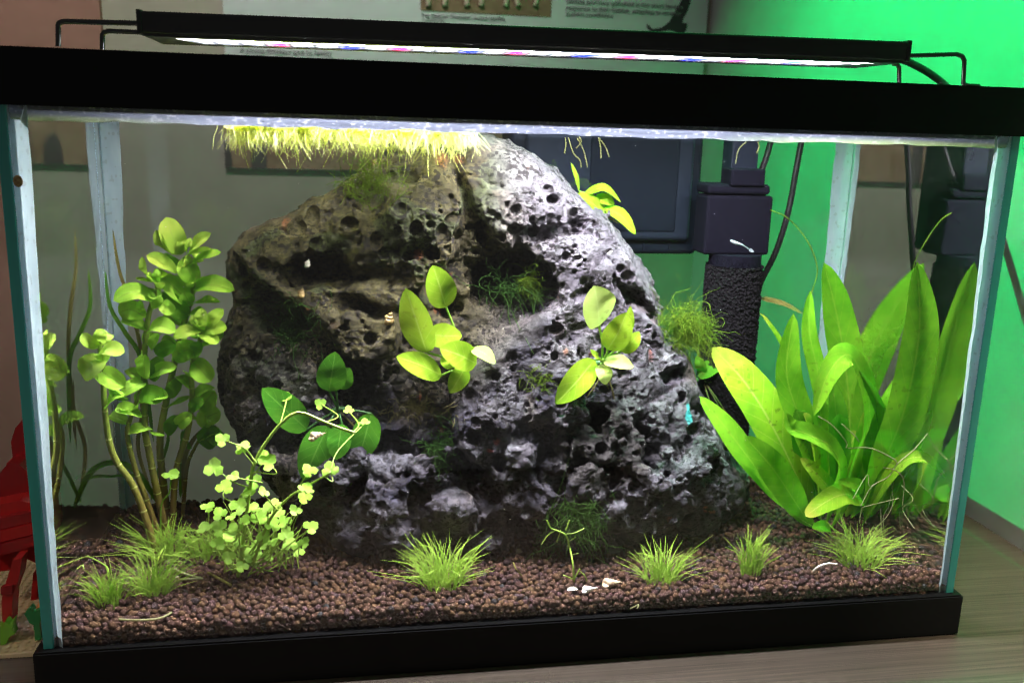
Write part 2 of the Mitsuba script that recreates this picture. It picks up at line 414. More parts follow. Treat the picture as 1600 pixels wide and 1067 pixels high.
mat('stem_green', {'type': 'principled', 'base_color': mikit.proc(stem_fn), 'roughness': .45, 'specular': .3})
mat('stem_node', {'type': 'principled', 'base_color': rgb(.32, .36, .08), 'roughness': .5})
mat('petiole', {'type': 'principled', 'base_color': rgb(.14, .28, .02), 'roughness': .45})
mat('petiole_dark', {'type': 'principled', 'base_color': rgb(.03, .10, .02), 'roughness': .5})
mat('clover_stem', {'type': 'principled', 'base_color': rgb(.26, .40, .05), 'roughness': .5})


def rock_pores(p, n, uv):
    a = mikit.smoothstep(.55, .63, mikit.noise(p.x * 560, p.y * 560, p.z * 560)) * mikit.smoothstep(.28, .55, mikit.noise(p.x * 90, p.y * 90, p.z * 90))
    b = mikit.smoothstep(.58, .68, mikit.noise(p.x * 1200 + 5, p.y * 1300, p.z * 1300))
    return dr.clip(a * .90 + b * .62, 0, .93)


def rock_bump(p, n, uv):
    return mikit.fbm(p.x * 900, p.y * 900, p.z * 900, 3)


mat('rock', {'type': 'bumpmap', 'bump': mikit.proc(rock_bump, eps=2e-4), 'scale': .0012,
             'bsdf': {'type': 'blendbsdf', 'weight': mikit.proc(rock_pores), 'a': {'type': 'principled', 'base_color': {'type': 'mesh_attribute', 'name': 'vertex_color'}, 'roughness': .75, 'specular': .2},
                      'b': {'type': 'principled', 'base_color': rgb(.014, .012, .012), 'roughness': .8, 'specular': .1}}})
mat('gravel_grain', {'type': 'diffuse', 'reflectance': {'type': 'mesh_attribute', 'name': 'vertex_color'}})
mat('soil_dark', {'type': 'diffuse', 'reflectance': rgb(.018, .012, .010)})


def plastic_fn(p, n, uv):
    m = mikit.fbm(p.x * 60, p.y * 60, p.z * 60, 3)
    return mi.Float(.34 + .2 * m)


mat('black_plastic', {'type': 'principled', 'base_color': rgb(.0085, .0085, .0088), 'roughness': mikit.proc(plastic_fn), 'specular': .12})
mat('black_metal', {'type': 'principled', 'base_color': rgb(.010), 'roughness': .35, 'specular': .5})
mat('wire_metal', {'type': 'principled', 'base_color': rgb(.02), 'roughness': .22, 'specular': .7})
mat('pump_plastic', {'type': 'principled', 'base_color': rgb(.0042, .0040, .0072), 'roughness': .6, 'specular': .012})
mat('filter_box', {'type': 'principled', 'base_color': rgb(.016, .020, .031), 'roughness': .4, 'specular': .08})
mat('filter_box_dark', {'type': 'principled', 'base_color': rgb(.008, .0105, .017), 'roughness': .4, 'specular': .08})


def sponge_bump(p, n, uv):
    return mikit.fbm(p.x * 700, p.y * 700, p.z * 700, 2)


mat('sponge', {'type': 'principled', 'base_color': rgb(.0065, .006, .0068), 'roughness': .95, 'specular': .01})
mat('glass_edge', {'type': 'principled', 'base_color': rgb(.04, .30, .27), 'roughness': .18, 'specular': .6})
scene['pane_glass'] = {'type': 'thindielectric', 'int_ior': 1.5}
scene['pane_glass_back'] = {'type': 'thindielectric', 'int_ior': 1.5, 'specular_transmittance': rgb(.80, .86, .86)}
scene['water_top'] = {'type': 'thindielectric', 'int_ior': 1.33}
scene['water_side'] = {'type': 'dielectric', 'int_ior': 1.333, 'ext_ior': 1.0}


def silicone_fn(p, n, uv):
    m = mikit.fbm(p.x * 300, p.y * 300, p.z * 60, 3)
    d = mikit.smoothstep(.74, .82, mikit.noise(p.x * 500, p.y * 500, p.z * 350))
    return mikit.mix(mikit.mix((.31, .41, .45), (.42, .51, .54), m), (.26, .31, .30), d * .5)


scene['silicone'] = {'type': 'principledthin', 'base_color': mikit.proc(silicone_fn), 'roughness': .4, 'diff_trans': 1.1, 'spec_trans': 0.0, 'eta': 1.4}


def film_fn(p, n, uv):
    a = mikit.fbm(p.x * 25, p.z * 900, 0, 3)
    b = mikit.smoothstep(.72, .8, mikit.noise(p.x * 700, p.z * 900, 3))
    g = mikit.smoothstep(.10, .0, p.x) + mikit.smoothstep(.32, .45, p.x)
    c = mikit.mix((.018, .021, .029), (.045, .050, .064), a)
    low = 1 - mikit.smoothstep(.2850, .2885, p.z + .002 * (a - .5))
    c = mikit.mix(c, (.12, .15, .05), dr.clip(g, 0, 1) * low * .8)
    return mikit.mix(c, (.4, .4, .42), b * .12)


scene['wet_film'] = {'type': 'principledthin', 'base_color': mikit.proc(film_fn), 'roughness': .35, 'diff_trans': 1.3, 'spec_trans': 0.0, 'eta': 1.33}


def wood_fn(p, n, uv):
    g = mikit.fbm(p.x * 9, p.y * 420, 1.0, 4)
    f = mikit.noise(p.x * 26, p.y * 1500, 4.0)
    b = mikit.noise(p.x * 3, p.y * 40, 9.0)
    c = mikit.mix((.042, .032, .023), (.128, .100, .076), dr.clip(.6 * g + .35 * f + .25 * b - .1, 0, 1))
    return c


mat('wood', {'type': 'principled', 'base_color': mikit.proc(wood_fn), 'roughness': .42, 'specular': .4})


def wall_fn(base):
    def fn(p, n, uv):
        m = mikit.fbm(p.x * 30, p.y * 30, p.z * 30, 4)
        return mi.Color3f(*base) * (.93 + .14 * m)
    return mikit.proc(fn)


mat('wall_beige', {'type': 'diffuse', 'reflectance': wall_fn((.34, .315, .265))})
mat('wall_ledge_paint', {'type': 'diffuse', 'reflectance': rgb(.43, .41, .41)})
mat('wall_white', {'type': 'diffuse', 'reflectance': wall_fn((.45, .46, .45))})
mat('wall_pink', {'type': 'diffuse', 'reflectance': wall_fn((.30, .165, .135))})
mat('paper', {'type': 'diffuse', 'reflectance': rgb(.50, .54, .55)})
mat('ink', {'type': 'diffuse', 'reflectance': rgb(.05, .055, .055)})
mat('ink_grey', {'type': 'diffuse', 'reflectance': rgb(.16, .17, .17)})


def photo_fn(p, n, uv):
    u, v = uv.x, uv.y
    m = mikit.fbm(u * 14, v * 9, 2.0, 3)
    sand = mikit.mix((.20, .12, .07), (.34, .24, .17), m)
    dark = mikit.mix((.025, .028, .030), (.08, .085, .085), mikit.noise(u * 9, v * 4, 5.0))
    bars = mikit.smoothstep(.60, .75, mikit.noise(u * 22, v * 1.6, 1.0))
    c = mikit.mix(sand, dark, dr.clip(mikit.smoothstep(.36, .46, v) + bars * .9, 0, 1))
    return c


mat('poster_photo', {'type': 'diffuse', 'reflectance': mikit.proc(photo_fn)})


def photo2_fn(p, n, uv):
    m = mikit.fbm(uv.x * 12, uv.y * 12, 8.0, 3)
    return mikit.mix(mikit.mix((.17, .12, .075), (.24, .17, .11), m), (.07, .07, .06), mikit.smoothstep(.25, .5, uv.y))


mat('poster_photo_brown', {'type': 'diffuse', 'reflectance': mikit.proc(photo2_fn)})
mat('bone', {'type': 'diffuse', 'reflectance': rgb(.45, .40, .30)})
for nm, c in dict(brick_red=(.42, .012, .012), brick_dark_red=(.26, .01, .012), brick_tan=(.62, .48, .29), brick_green=(.02, .20, .05), brick_lime=(.16, .42, .03), brick_orange=(.6, .25, .08)).items():
    mat(nm, {'type': 'principled', 'base_color': rgb(*c), 'roughness': .28, 'specular': .5})


def shell_fn(p, n, uv):
    m = mikit.noise(p.x * 700, p.y * 700, p.z * 700)
    return mikit.mix((.34, .22, .11), (.62, .52, .38), m)


mat('shell', {'type': 'principled', 'base_color': mikit.proc(shell_fn), 'roughness': .35})
mat('shell_white', {'type': 'principled', 'base_color': rgb(.66, .62, .54), 'roughness': .4})
mat('snail_brown', {'type': 'principled', 'base_color': mikit.proc(lambda p, n, uv: mikit.mix((.16, .09, .03), (.42, .30, .12), mikit.noise(p.x * 900, p.y * 900, p.z * 900))), 'roughness': .3})
mat('silver_fish', {'type': 'principled', 'base_color': rgb(.28, .30, .33), 'roughness': .3, 'metallic': .2})
mat('turquoise_paint', {'type': 'principled', 'base_color': rgb(.02, .40, .42), 'roughness': .5})


def led_fn(p, n, uv):
    x, y = p.x, p.y
    w = mikit.smoothstep(.026, .028, y) * (1 - mikit.smoothstep(.049, .051, y))
    k = dr.floor((x - .075) / .0125)
    hue = k - 5 * dr.floor(k / 5)
    fx = (x - .075) / .0125 - k
    dot = 1 - mikit.smoothstep(.25, .5, dr.abs(fx - .5))
    inner = mikit.smoothstep(.105, .12, x) * (1 - mikit.smoothstep(.40, .415, x))
    blue = dr.select((hue > .5) & (hue < 1.5), 1.0, 0.0) * inner
    red = dr.select((hue > 2.5) & (hue < 3.5), 1.0, 0.0) * inner
    side = C3(.8, .9, 1.0) * (.3 + 2.2 * dot)
    side = mikit.mix(side, (.04, .12, 9.0), blue * dot)
    side = mikit.mix(side, (7.0, .12, .9), red * dot)
    white = C3(1.0, .985, 1.06) * LED_WHITE
    return white * w + side * (1 - w)


# ------------------------------------------------------------------ the room: table, walls, poster
WX = .637                                                              # the side wall
WY = .80                                                               # the back wall
put('table', box(-.9, WX - .001, -.30, .186, -.03, 0, .003), 'wood')
tag('table', 'grey brown wood grained table top under the fish tank', 'table')


def wall(key, corners, bsdf, label):
    put(key, (np.array(corners, float), np.array([[0, 1, 2], [0, 2, 3]])), bsdf)
    tag(key, label, kind='structure')


wall('back_wall', [(-2, WY, -.9), (WX, WY, -.9), (WX, WY, 2.2), (-2, WY, 2.2)], 'wall_beige', 'beige wall behind the fish tank')
wall('side_wall', [(WX, WY, -.9), (WX, -1.5, -.9), (WX, -1.5, 2.2), (WX, WY, 2.2)], 'wall_white', 'white wall right of the tank glowing green from a coloured lamp')
px0 = A(157, 30, WY - .012)
put('wall_panel', box(-2, px0[0], WY - .013, WY - .002, -.9, 2.2), 'wall_pink')
tag('wall_panel', 'dusty pink wall section at the left', kind='structure')

# poster
Yw = WY - .006
post = thing('poster', 'large pale grey poster with photographs and small print on the wall behind the tank', 'poster')
p0, p1 = A(348, 0, Yw), A(1107, 0, Yw)
zb = A(352, 263, Yw)[2]
put('sheet', box(p0[0], p1[0], Yw, Yw + .002, zb, .80), 'paper', post)


def card(name, bsdf, x0, y0, x1, y1, off, label=None):
    a_, b_ = A(x0, y1, Yw), A(x1, y0, Yw)
    z0, z1 = a_[2], A(x0, y0, Yw)[2]
    v = np.array([(a_[0], Yw - off, z0), (b_[0], Yw - off, z0), (b_[0], Yw - off, z1), (a_[0], Yw - off, z1)])
    k = put(name, (v, np.array([[0, 1, 2], [0, 2, 3]])), bsdf, post, smooth=False, uv=np.array([(0, 0), (1, 0), (1, 1), (0, 1.0)]))
    if label: labels[k] = {'label': label}
    return k


card('photograph', 'poster_photo', 352, 86, 905, 262, .001, 'wide dark photograph along the bottom of the poster')
card('photograph', 'poster_photo_brown', 657, -120, 866, 17, .001, 'brown museum photograph in the middle of the poster')
for i in range(7):
    x = 668 + i * 29 + rng.uniform(-6, 6); h_ = rng.uniform(10, 24)
    a_ = A(x, 12, Yw)
    m = join([tube(spline([A(x + rng.uniform(-4, 4), 10 - h_ * 2, Yw - .002), A(x + rng.uniform(-3, 3), 10 - h_, Yw - .002), A(x, 10, Yw - .002)], 7), np.array([3.2, 2.6, 2.6, 3.2, 4, 4, 5]) * mpp(Yw), 6)])
    put('bone_leg', m, 'bone', post, smooth=True)


def text(s, x, y, h, bsdf, name='print', bold=False):
    a_ = A(x, y, Yw)
    m = meshkit.text_mesh(s, h, .0006, bold)
    v = np.asarray(m.vertices); v = np.stack([a_[0] + v[:, 0], Yw - .0012 - v[:, 2], a_[2] + v[:, 1]], 1)
    return put(name, (v, np.asarray(m.faces)[:, ::-1]), bsdf, post)


TP = mpp(Yw)
text('The Canyon Dinosaur, James Moffitt,', 657, 27, 5.4 * TP, 'ink_grey')
text('collection print', 660, 33, 3.4 * TP, 'ink_grey')
text('climate and they gathered in the short term in', 884, 5.5, 6.4 * TP, 'ink_grey')
text('response to their habitat, adapting to diverse', 884, 16, 6.4 * TP, 'ink_grey')
text('pattern conditions', 884, 25, 6.4 * TP, 'ink_grey')
text('A brief history of the region', 372, 37, 12 * TP, 'ink', bold=True)
text('A young dinosaur and its family', 375, 82, 6.5 * TP, 'ink_grey')
bird = [(1011, 38), (1020, 46), (1034, 44), (1046, 35), (1052, 24), (1060, 10), (1068, -4), (1079, -14), (1079, 4), (1074, 18), (1067, 30), (1066, 36), (1074, 37), (1073, 45), (1069, 52), (1060, 53), (1053, 49), (1044, 47), (1030, 50), (1020, 51), (1012, 45)]


def prism(poly, Y0, Y1):
    """The outline given in photograph pixels at depth Y0, as a solid that reaches back to Y1."""
    P = np.array([A(x, y, Y0)[[0, 2]] for x, y in poly])
    m = trimesh.creation.extrude_polygon(sg.Polygon(P).buffer(0), abs(Y1 - Y0), engine='earcut')
    v = np.asarray(m.vertices)
    return np.stack([v[:, 0], max(Y0, Y1) - v[:, 2], v[:, 1]], 1), np.asarray(m.faces)


k = put('bird_print', prism(bird, Yw - .0015, Yw - .0005), 'ink', post)
labels[k] = {'label': 'dark flying bird printed at the lower right of the poster'}

# ------------------------------------------------------------------ the fish tank
W, D = .508, .169
ZB, ZT, H = .0256, .2916, .3164
WATER = .2860
tank = thing('fish_tank', 'glass fish tank with black top and bottom frames on the table', 'fish tank')


def ring(o, t, z0, z1, r=.0012):
    ps = sg.box(-o, -o, W + o, D + o).buffer(-r).buffer(r, quad_segs=4).difference(sg.box(-o + t, -o + t, W + o - t, D + o - t))
    m = trimesh.creation.extrude_polygon(ps, z1 - z0, engine='earcut'); m.apply_translation((0, 0, z0))
    return m


def ring_soft(o, t, z0, z1, b=.0009):
    return join([ring(o, t, z0 + b, z1 - b), ring(o - b, t - 2 * b, z0, z0 + b), ring(o - b, t - 2 * b, z1 - b, z1)])


k = put('top_rim', ring_soft(.004, .0095, ZT, H), 'black_plastic', tank); labels[k] = {'label': 'broad black plastic top rim'}
k = put('bottom_rim', ring_soft(.004, .0072, 0, ZB), 'black_plastic', tank); labels[k] = {'label': 'black plastic bottom frame'}
put('base_plate', box(.003, W - .003, .003, D - .003, .001, .006), 'black_plastic', tank)


def sheet(p, a, b):
    p, a, b = (np.array(q, float) for q in (p, a, b))
    return np.array([p, p + a, p + a + b, p + b]), np.array([[0, 1, 2], [0, 2, 3]])


put('front_pane', sheet((.0052, .0005, ZB - .004), (W - .0104, 0, 0), (0, 0, ZT - ZB + .008)), 'pane_glass', tank)
put('back_pane', sheet((W, D - .0005, ZB - .004), (-W, 0, 0), (0, 0, ZT - ZB + .008)), 'pane_glass_back', tank)
put('side_pane', sheet((.0004, D - .001, ZB - .004), (0, -D + .008, 0), (0, 0, ZT - ZB + .008)), 'pane_glass', tank)
put('side_pane', sheet((W - .0004, .007, ZB - .004), (0, D - .008, 0), (0, 0, ZT - ZB + .008)), 'pane_glass', tank)
for x0 in (0.0, W - .005):
    k = put('pane_edge', box(x0, x0 + .005, .0004, .0062, ZB - .004, ZT + .004, .0006), 'glass_edge', tank)
    labels[k] = {'label': 'teal edge of the glass'}


def seam(cx, cy, sx, sy, rad, seed):
    """A concave bead of sealant down a corner; its rim wanders."""
    zs = np.linspace(ZB - .003, ZT + .002, 120); na = 9
    g = np.random.default_rng(seed)
    wob = .48 + .57 * np.clip((zs - ZB) / .24, 0, 1) + .035 * np.interp(zs, np.linspace(0, .3, 40), g.standard_normal(40)) * .7
    wob2 = .6 + .45 * np.clip((zs - ZB) / .26, 0, 1) + .03 * np.interp(zs, np.linspace(0, .3, 60), g.standard_normal(60))
    t = np.linspace(0, 1, na); bow = .16 * np.sin(np.pi * t)
    X = np.outer(wob, (1 - t)) * rad - rad * bow * .4; Y = np.outer(wob2, t) * rad - rad * bow * .4
    X = np.hstack([X, X[:, -1:] * 0]); Y = np.hstack([Y, Y[:, :1] * 0]); na += 1
    v = np.stack([cx + sx * X, cy + sy * Y, np.broadcast_to(zs[:, None], X.shape)], -1).reshape(-1, 3)
    i = np.arange(len(zs) - 1)[:, None] * na + np.arange(na - 1)[None]
    f = np.concatenate([np.stack([i, i + 1, i + na + 1], -1).reshape(-1, 3), np.stack([i, i + na + 1, i + na], -1).reshape(-1, 3)])
    return v, f


for j, (cx, cy, sx, sy, rad) in enumerate([(.0054, .0009, 1, 1, .0078), (W - .0054, .0009, -1, 1, .0090), (.0054, D - .0008, 1, -1, .0092), (W - .0054, D - .0008, -1, -1, .0092)]):
    k = put('sealant_seam', seam(cx, cy, sx, sy, rad, j), 'silicone', tank, smooth=True)
    labels[k] = {'label': 'translucent white sealant down the %s corner' % ['front left', 'front right', 'back left', 'back right'][j]}
v = []
xs = np.linspace(.0055, W - .0055, 300); na = 5
wv = .0004 * np.interp(xs, np.linspace(0, .51, 60), rng.standard_normal(60))
for i_, t_ in enumerate(np.linspace(0, 1, na)):
    v.append(np.stack([xs, .0020 + .0022 * (1 - t_)**2 + 0 * xs, WATER - .0006 + wv * (1 - t_) + (ZT + .001 - WATER) * t_], 1))
v = np.vstack(v); n_ = len(xs)
i = np.arange(na - 1)[:, None] * n_ + np.arange(n_ - 1)[None]
f = np.concatenate([np.stack([i, i + 1, i + n_ + 1], -1).reshape(-1, 3), np.stack([i, i + n_ + 1, i + n_], -1).reshape(-1, 3)])
k = put('wet_film', (v, f), 'wet_film', tank, smooth=True); labels[k] = {'label': 'wet misted strip of glass at the waterline'}

# water: its top, and its two side faces, which mirror the inside of the tank
tag('water', 'clear still water filling the tank', kind='structure')
put('surface', sheet((.0054, .0028, WATER), (W - .0108, 0, 0), (0, D - .0036, 0)), 'water_top', 'water')
put('side_face', sheet((.0052, D - .001, ZB - .003), (0, -D + .002, 0), (0, 0, WATER - ZB + .003)), 'water_side', 'water')
put('side_face', sheet((W - .0052, .001, ZB - .003), (0, D - .002, 0), (0, 0, WATER - ZB + .003)), 'water_side', 'water')

# brown stain on the left sealant
c = A(29, 283, .0008)
m = trimesh.creation.icosphere(2, .0021); m.vertices *= [1, .25, 1.3]; m.vertices += c + [0, -.0008, 0]
put('snail_speck', m, 'snail_brown', smooth=True); tag('snail_speck', 'tiny brown snail stuck on the left edge of the glass', 'snail')

# ------------------------------------------------------------------ the lamp on the rim
lamp = thing('aquarium_light', 'long slim black light fixture standing on wire legs across the tank rim', 'light fixture')
LX0, LX1, LY0, LY1, LZ = .0588, .4512, .0245, .0775, .3250
tilt = lambda v: np.asarray(v) * [1, 1, 1] + np.stack([0 * v[:, 0], 0 * v[:, 0], (v[:, 0] - LX0) * .0085], 1)


def puttilt(name, m, bsdf, **k):
    if hasattr(m, 'vertices'): m = (np.asarray(m.vertices), np.asarray(m.faces))
    return put(name, (tilt(m[0]), m[1]), bsdf, lamp, **k)


prof = sg.box(LX0, LY0, LX1, LY1)
body = box(LX0, LX1, LY0, LY1, LZ + .0012, LZ + .0112, .0012)
puttilt('housing', body, 'black_metal', smooth=30)
for x0 in (LX0 - .0016, LX1 - .0008):
    puttilt('end_cap', box(x0, x0 + .0024, LY0 - .0006, LY1 + .0006, LZ + .0008, LZ + .0118, .0006), 'black_metal', smooth=30)
fr = sg.Polygon([(LX0 + .001, LY0 + .001), (LX1 - .001, LY0 + .001), (LX1 - .001, LY1 - .001), (LX0 + .001, LY1 - .001)])
inn = sg.Polygon([(LX0 + .014, LY0 + .009), (LX1 - .014, LY0 + .009), (LX1 - .022, LY1 - .009), (LX0 + .022, LY1 - .009)])
m = trimesh.creation.extrude_polygon(fr.difference(inn), .0012, engine='earcut'); m.apply_translation((0, 0, LZ))
puttilt('underside_frame', m, 'black_metal')
q = np.array([(x, y, LZ + .0006) for x, y in inn.exterior.coords[:4]])
qv = tilt(q); fq = np.array([[0, 1, 2], [0, 2, 3]])
if np.cross(qv[2] - qv[0], qv[1] - qv[0])[2] < 0: fq = fq[:, ::-1]
if np.cross(qv[fq[0, 1]] - qv[fq[0, 0]], qv[fq[0, 2]] - qv[fq[0, 0]])[2] > 0: fq = fq[:, ::-1]
k = put('diode_panel', (qv, fq), 'pane_glass', lamp, uv=np.stack([(qv[:, 0] - LX0) / (LX1 - LX0), (qv[:, 1] - LY0) / (LY1 - LY0)], 1))
scene[k]['emitter'] = {'type': 'area', 'sampling_weight': 7.0, 'radiance': mikit.proc(led_fn)}
labels[k] = {'label': 'glowing row of white, blue and red diodes'}
zl = lambda x: LZ + .006 + (x - LX0) * .0085
R_ = .0012
for pts, r in [([A(91, 73, .026), A(91, 41, .026), A(93, 36, .026), A(100, 34, .026), A(225, 37, .026)], R_), ([A(160, 78, .072), A(160, 56, .072), A(163, 51, .072), A(170, 49, .072), A(240, 52, .072)], R_),
               ([A(1405, 88, .026), A(1494, 85, .026), A(1503, 88, .026), A(1507, 95, .026), A(1505, 131, .026), A(1512, 134, .026), A(1530, 135, .026)], R_), ([A(1395, 100, .072), A(1402, 101, .072), A(1405, 106, .072), A(1405, 133, .072)], R_)]:
    p = np.vstack([spline([pts[i], pts[i + 1]], 5) for i in range(len(pts) - 1)])
    put('wire_leg', tube(p, r, 10), 'wire_metal', lamp, smooth=40)
p = spline([A(1405, 92, .075), A(1425, 100, .078), A(1452, 115, .082), A(1480, 137, .088), A(1500, 165, .13), A(1512, 200, .20), A(1530, 320, .24)], 30)
put('power_cord', tube(p, .0022, 10), 'black_metal', lamp, smooth=True)

# ------------------------------------------------------------------ the filter behind the tank and the pump in it
hob = thing('hang_on_filter', 'dark smoky plastic filter box hanging behind the glass, right of the rock', 'filter')
Yh = .186
a, b = A(800, 205, Yh), A(1088, 398, Yh)
put('box', box(a[0], b[0], Yh, Yh + .045, b[2], .300, .004), 'filter_box_dark', hob, smooth=30)
a2, b2 = A(820, 225, Yh), A(1073, 376, Yh)
put('front_panel', box(a2[0], b2[0], Yh - .004, Yh + .002, b2[2], .290, .004), 'filter_box', hob, smooth=30)
a3, b3 = A(985, 225, Yh), A(1050, 362, Yh)
put('inner_chamber', box(a3[0] - .03, b3[0], Yh - .0062, Yh - .0030, b3[2], .288, .002), 'filter_box_dark', hob, smooth=30)
for x in (1005, 1045):
    c = A(x, 386, Yh); put('rib', box(c[0] - .0004, c[0] + .0004, Yh - .001, Yh + .001, c[2] - .003, c[2] + .004), 'filter_box_dark', hob)
a, b = A(782, 84, Yh), A(1128, 120, Yh)
put('lid', box(a[0], b[0], Yh - .012, Yh + .050, .300, .3245, .003), 'filter_box', hob, smooth=30)

pump = thing('filter_intake', 'black intake box with a sponge tube hanging inside the tank', 'filter intake')
Yp0, Yp1 = .142, .1645
a, b = A(1092, 300, Yp0), A(1201, 399, Yp0)
put('body', box(a[0] + .0065, b[0], Yp0, Yp1, b[2], A(1150, 306, Yp0)[2], .0022), 'pump_plastic', pump, smooth=30)
a, b = A(1091, 287, Yp0), A(1203, 307, Yp0)
put('cap', box(a[0] + .0069, b[0], Yp0 - .0008, Yp1, A(1150, 304.5, Yp0)[2], A(1150, 288, Yp0)[2], .0025), 'pump_plastic', pump, smooth=30)
a, b = A(1143, 264, .14), A(1194, 292, .14)
put('outlet_neck', box(a[0], b[0], .139, .158, b[2], A(1168, 264, .14)[2], .0015), 'pump_plastic', pump, smooth=30)
put('outlet_elbow', box(a[0] + .002, b[0] - .003, .146, .163, a[2] - .004, .30, .0015), 'filter_box_dark', pump, smooth=30)
c0, c1 = A(1149, 396, .147), A(1149, 640, .147)
Rs = (A(1190, 470, .147) - A(1108, 470, .147))[0] / 2
put('collar', tube(np.array([c0, c0 + [0, 0, -.009]]), Rs * .92, 32), 'pump_plastic', pump, smooth=40)
# sponge: a foam of little struts standing off a core
za, zb_ = c0[2] - .0075, .05
nn_, kk_ = 200, 220
th = np.linspace(0, 2 * np.pi, kk_, endpoint=False); zz = np.linspace(za, zb_, nn_)
ZZ, TH = np.meshgrid(zz, th, indexing='ij')
P = np.stack([Rs * np.cos(TH), Rs * np.sin(TH), ZZ], -1).reshape(-1, 3)
rr = Rs * (1 + .0 * ZZ) - np.clip(.0003 + .0016 * vn(P, .0006, 0) + .0006 * vn(P, .0014, 1), -.0007, .0030).reshape(ZZ.shape)
v = np.stack([c0[0] + rr * np.cos(TH), .147 + rr * np.sin(TH), ZZ], -1).reshape(-1, 3)
i, j = np.meshgrid(np.arange(nn_ - 1), np.arange(kk_), indexing='ij'); j2 = (j + 1) % kk_
f = np.concatenate([np.stack([i * kk_ + j, (i + 1) * kk_ + j, (i + 1) * kk_ + j2], -1).reshape(-1, 3), np.stack([i * kk_ + j, (i + 1) * kk_ + j2, i * kk_ + j2], -1).reshape(-1, 3)])
k = put('sponge_sleeve', (v, f), 'sponge', pump, smooth=False); labels[k] = {'label': 'coarse black foam sleeve'}
put('power_cord', tube(spline([A(1186, 275, .15), A(1196, 250, .152), A(1204, 222, .155), A(1209, 200, .16)], 14), .0021, 10), 'black_plastic', pump, smooth=True)
cord = tube(spline([A(1258, 190, .162), A(1252, 222, .160), A(1243, 270, .158), A(1236, 310, .157), A(1226, 352, .156), A(1211, 396, .157), A(1193, 432, .160), A(1180, 460, .163)], 40), .0021, 10)
put('air_hose', cord, 'black_plastic', smooth=True); tag('air_hose', 'black cord curving down the back glass right of the intake', 'cord')


def rock_colors(v):
    n1, n2, n3 = vn(v, .024, 0), vn(v, .009, 1), vn(v, .0024, 2)
    hi = vn(v, .0013, 0)
    x, z = v[:, 0], v[:, 2]
    sm = lambda a, b, t: np.clip((t - a) / (b - a), 0, 1)**2 * (3 - 2 * np.clip((t - a) / (b - a), 0, 1))
    c = np.array([.052, .047, .055]) + (.018 * n1)[:, None] + np.array([.05, .045, .04]) * n2[:, None]
    olive = sm(.275, .215, x + .25 * (.2 - z) + .012 * n1) * sm(.115, .165, z + .01 * n2)
    oc = np.array([.048, .040, .010]) + np.array([.022, .019, .004]) * n2[:, None]
    oc = np.where((vn(v, .012, 2) > .25)[:, None], [.038, .045, .012], oc)
    c = c * (1 - .85 * olive[:, None]) + oc * .85 * olive[:, None]
    pale = sm(.245, .30, x + .35 * (z - .2) + .010 * n1) * sm(.10, .17, z + .012 * n2)
    pc = np.array([.086, .077, .090]) + .03 * n2[:, None]
    c = c * (1 - .85 * pale[:, None]) + pc * .85 * pale[:, None]
    blue = sm(.15, .09, z + .02 * n1) * sm(-.1, .5, n2)
    c = c * (1 - .5 * blue[:, None]) + np.array([.066, .069, .086]) * .5 * blue[:, None]
    tan = sm(.25, .6, vn(v, .018, 2)) * .5
    c = c * (1 - tan[:, None]) + np.array([.105, .082, .060]) * tan[:, None]
    red = sm(.62, .85, vn(v, .0065, 0)) * sm(.0, .5, vn(v, .03, 1))
    c = c * (1 - red[:, None]) + np.array([.34, .085, .035]) * red[:, None]
    for px_, py_, r_, col in [(690, 252, 16, (.22, .075, .03)), (713, 248, 9, (.20, .07, .03)), (655, 400, 9, (.34, .09, .03)), (775, 688, 8, (.40, .06, .03)), (765, 700, 7, (.40, .07, .04)), (575, 245, 14, (.30, .22, .04)), (880, 545, 9, (.36, .13, .05))]:
        f0 = rock_front(px_, py_); d = np.hypot(v[:, 0] - f0[0], v[:, 2] - f0[2]) / (r_ * mpp(f0[1]))
        w = sm(1.1, .5, d + .5 * n2) * .5
        c = c * (1 - w[:, None]) + np.array(col) * w[:, None]
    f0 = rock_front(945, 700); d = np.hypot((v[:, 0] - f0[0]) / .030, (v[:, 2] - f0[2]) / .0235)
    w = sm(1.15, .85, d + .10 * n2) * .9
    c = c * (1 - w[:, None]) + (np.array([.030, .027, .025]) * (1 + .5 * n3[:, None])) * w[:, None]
    f0 = rock_front(1075, 650); d = np.hypot((v[:, 0] - f0[0]) / .0020, (v[:, 2] - f0[2]) / .0068)
    w = sm(1.2, .8, d + .5 * n3)
    c = c * (1 - w[:, None]) + np.array([.04, .30, .31]) * w[:, None]
    c = c * (1 + .45 * n3 + .36 * hi)[:, None]
    white = sm(.75, .95, vn(v, .0016, 1)) * (.10 + .22 * pale)
    c = c * (1 - white[:, None]) + .27 * white[:, None]
    return np.clip(c, .010, .8)


put('lava_rock', (ROCK_V, ROCK_F[:, ::-1]), 'rock', smooth=True, color=rock_colors(ROCK_V))
tag('lava_rock', 'huge pitted grey lava rock standing on the gravel in the middle of the tank', 'rock')


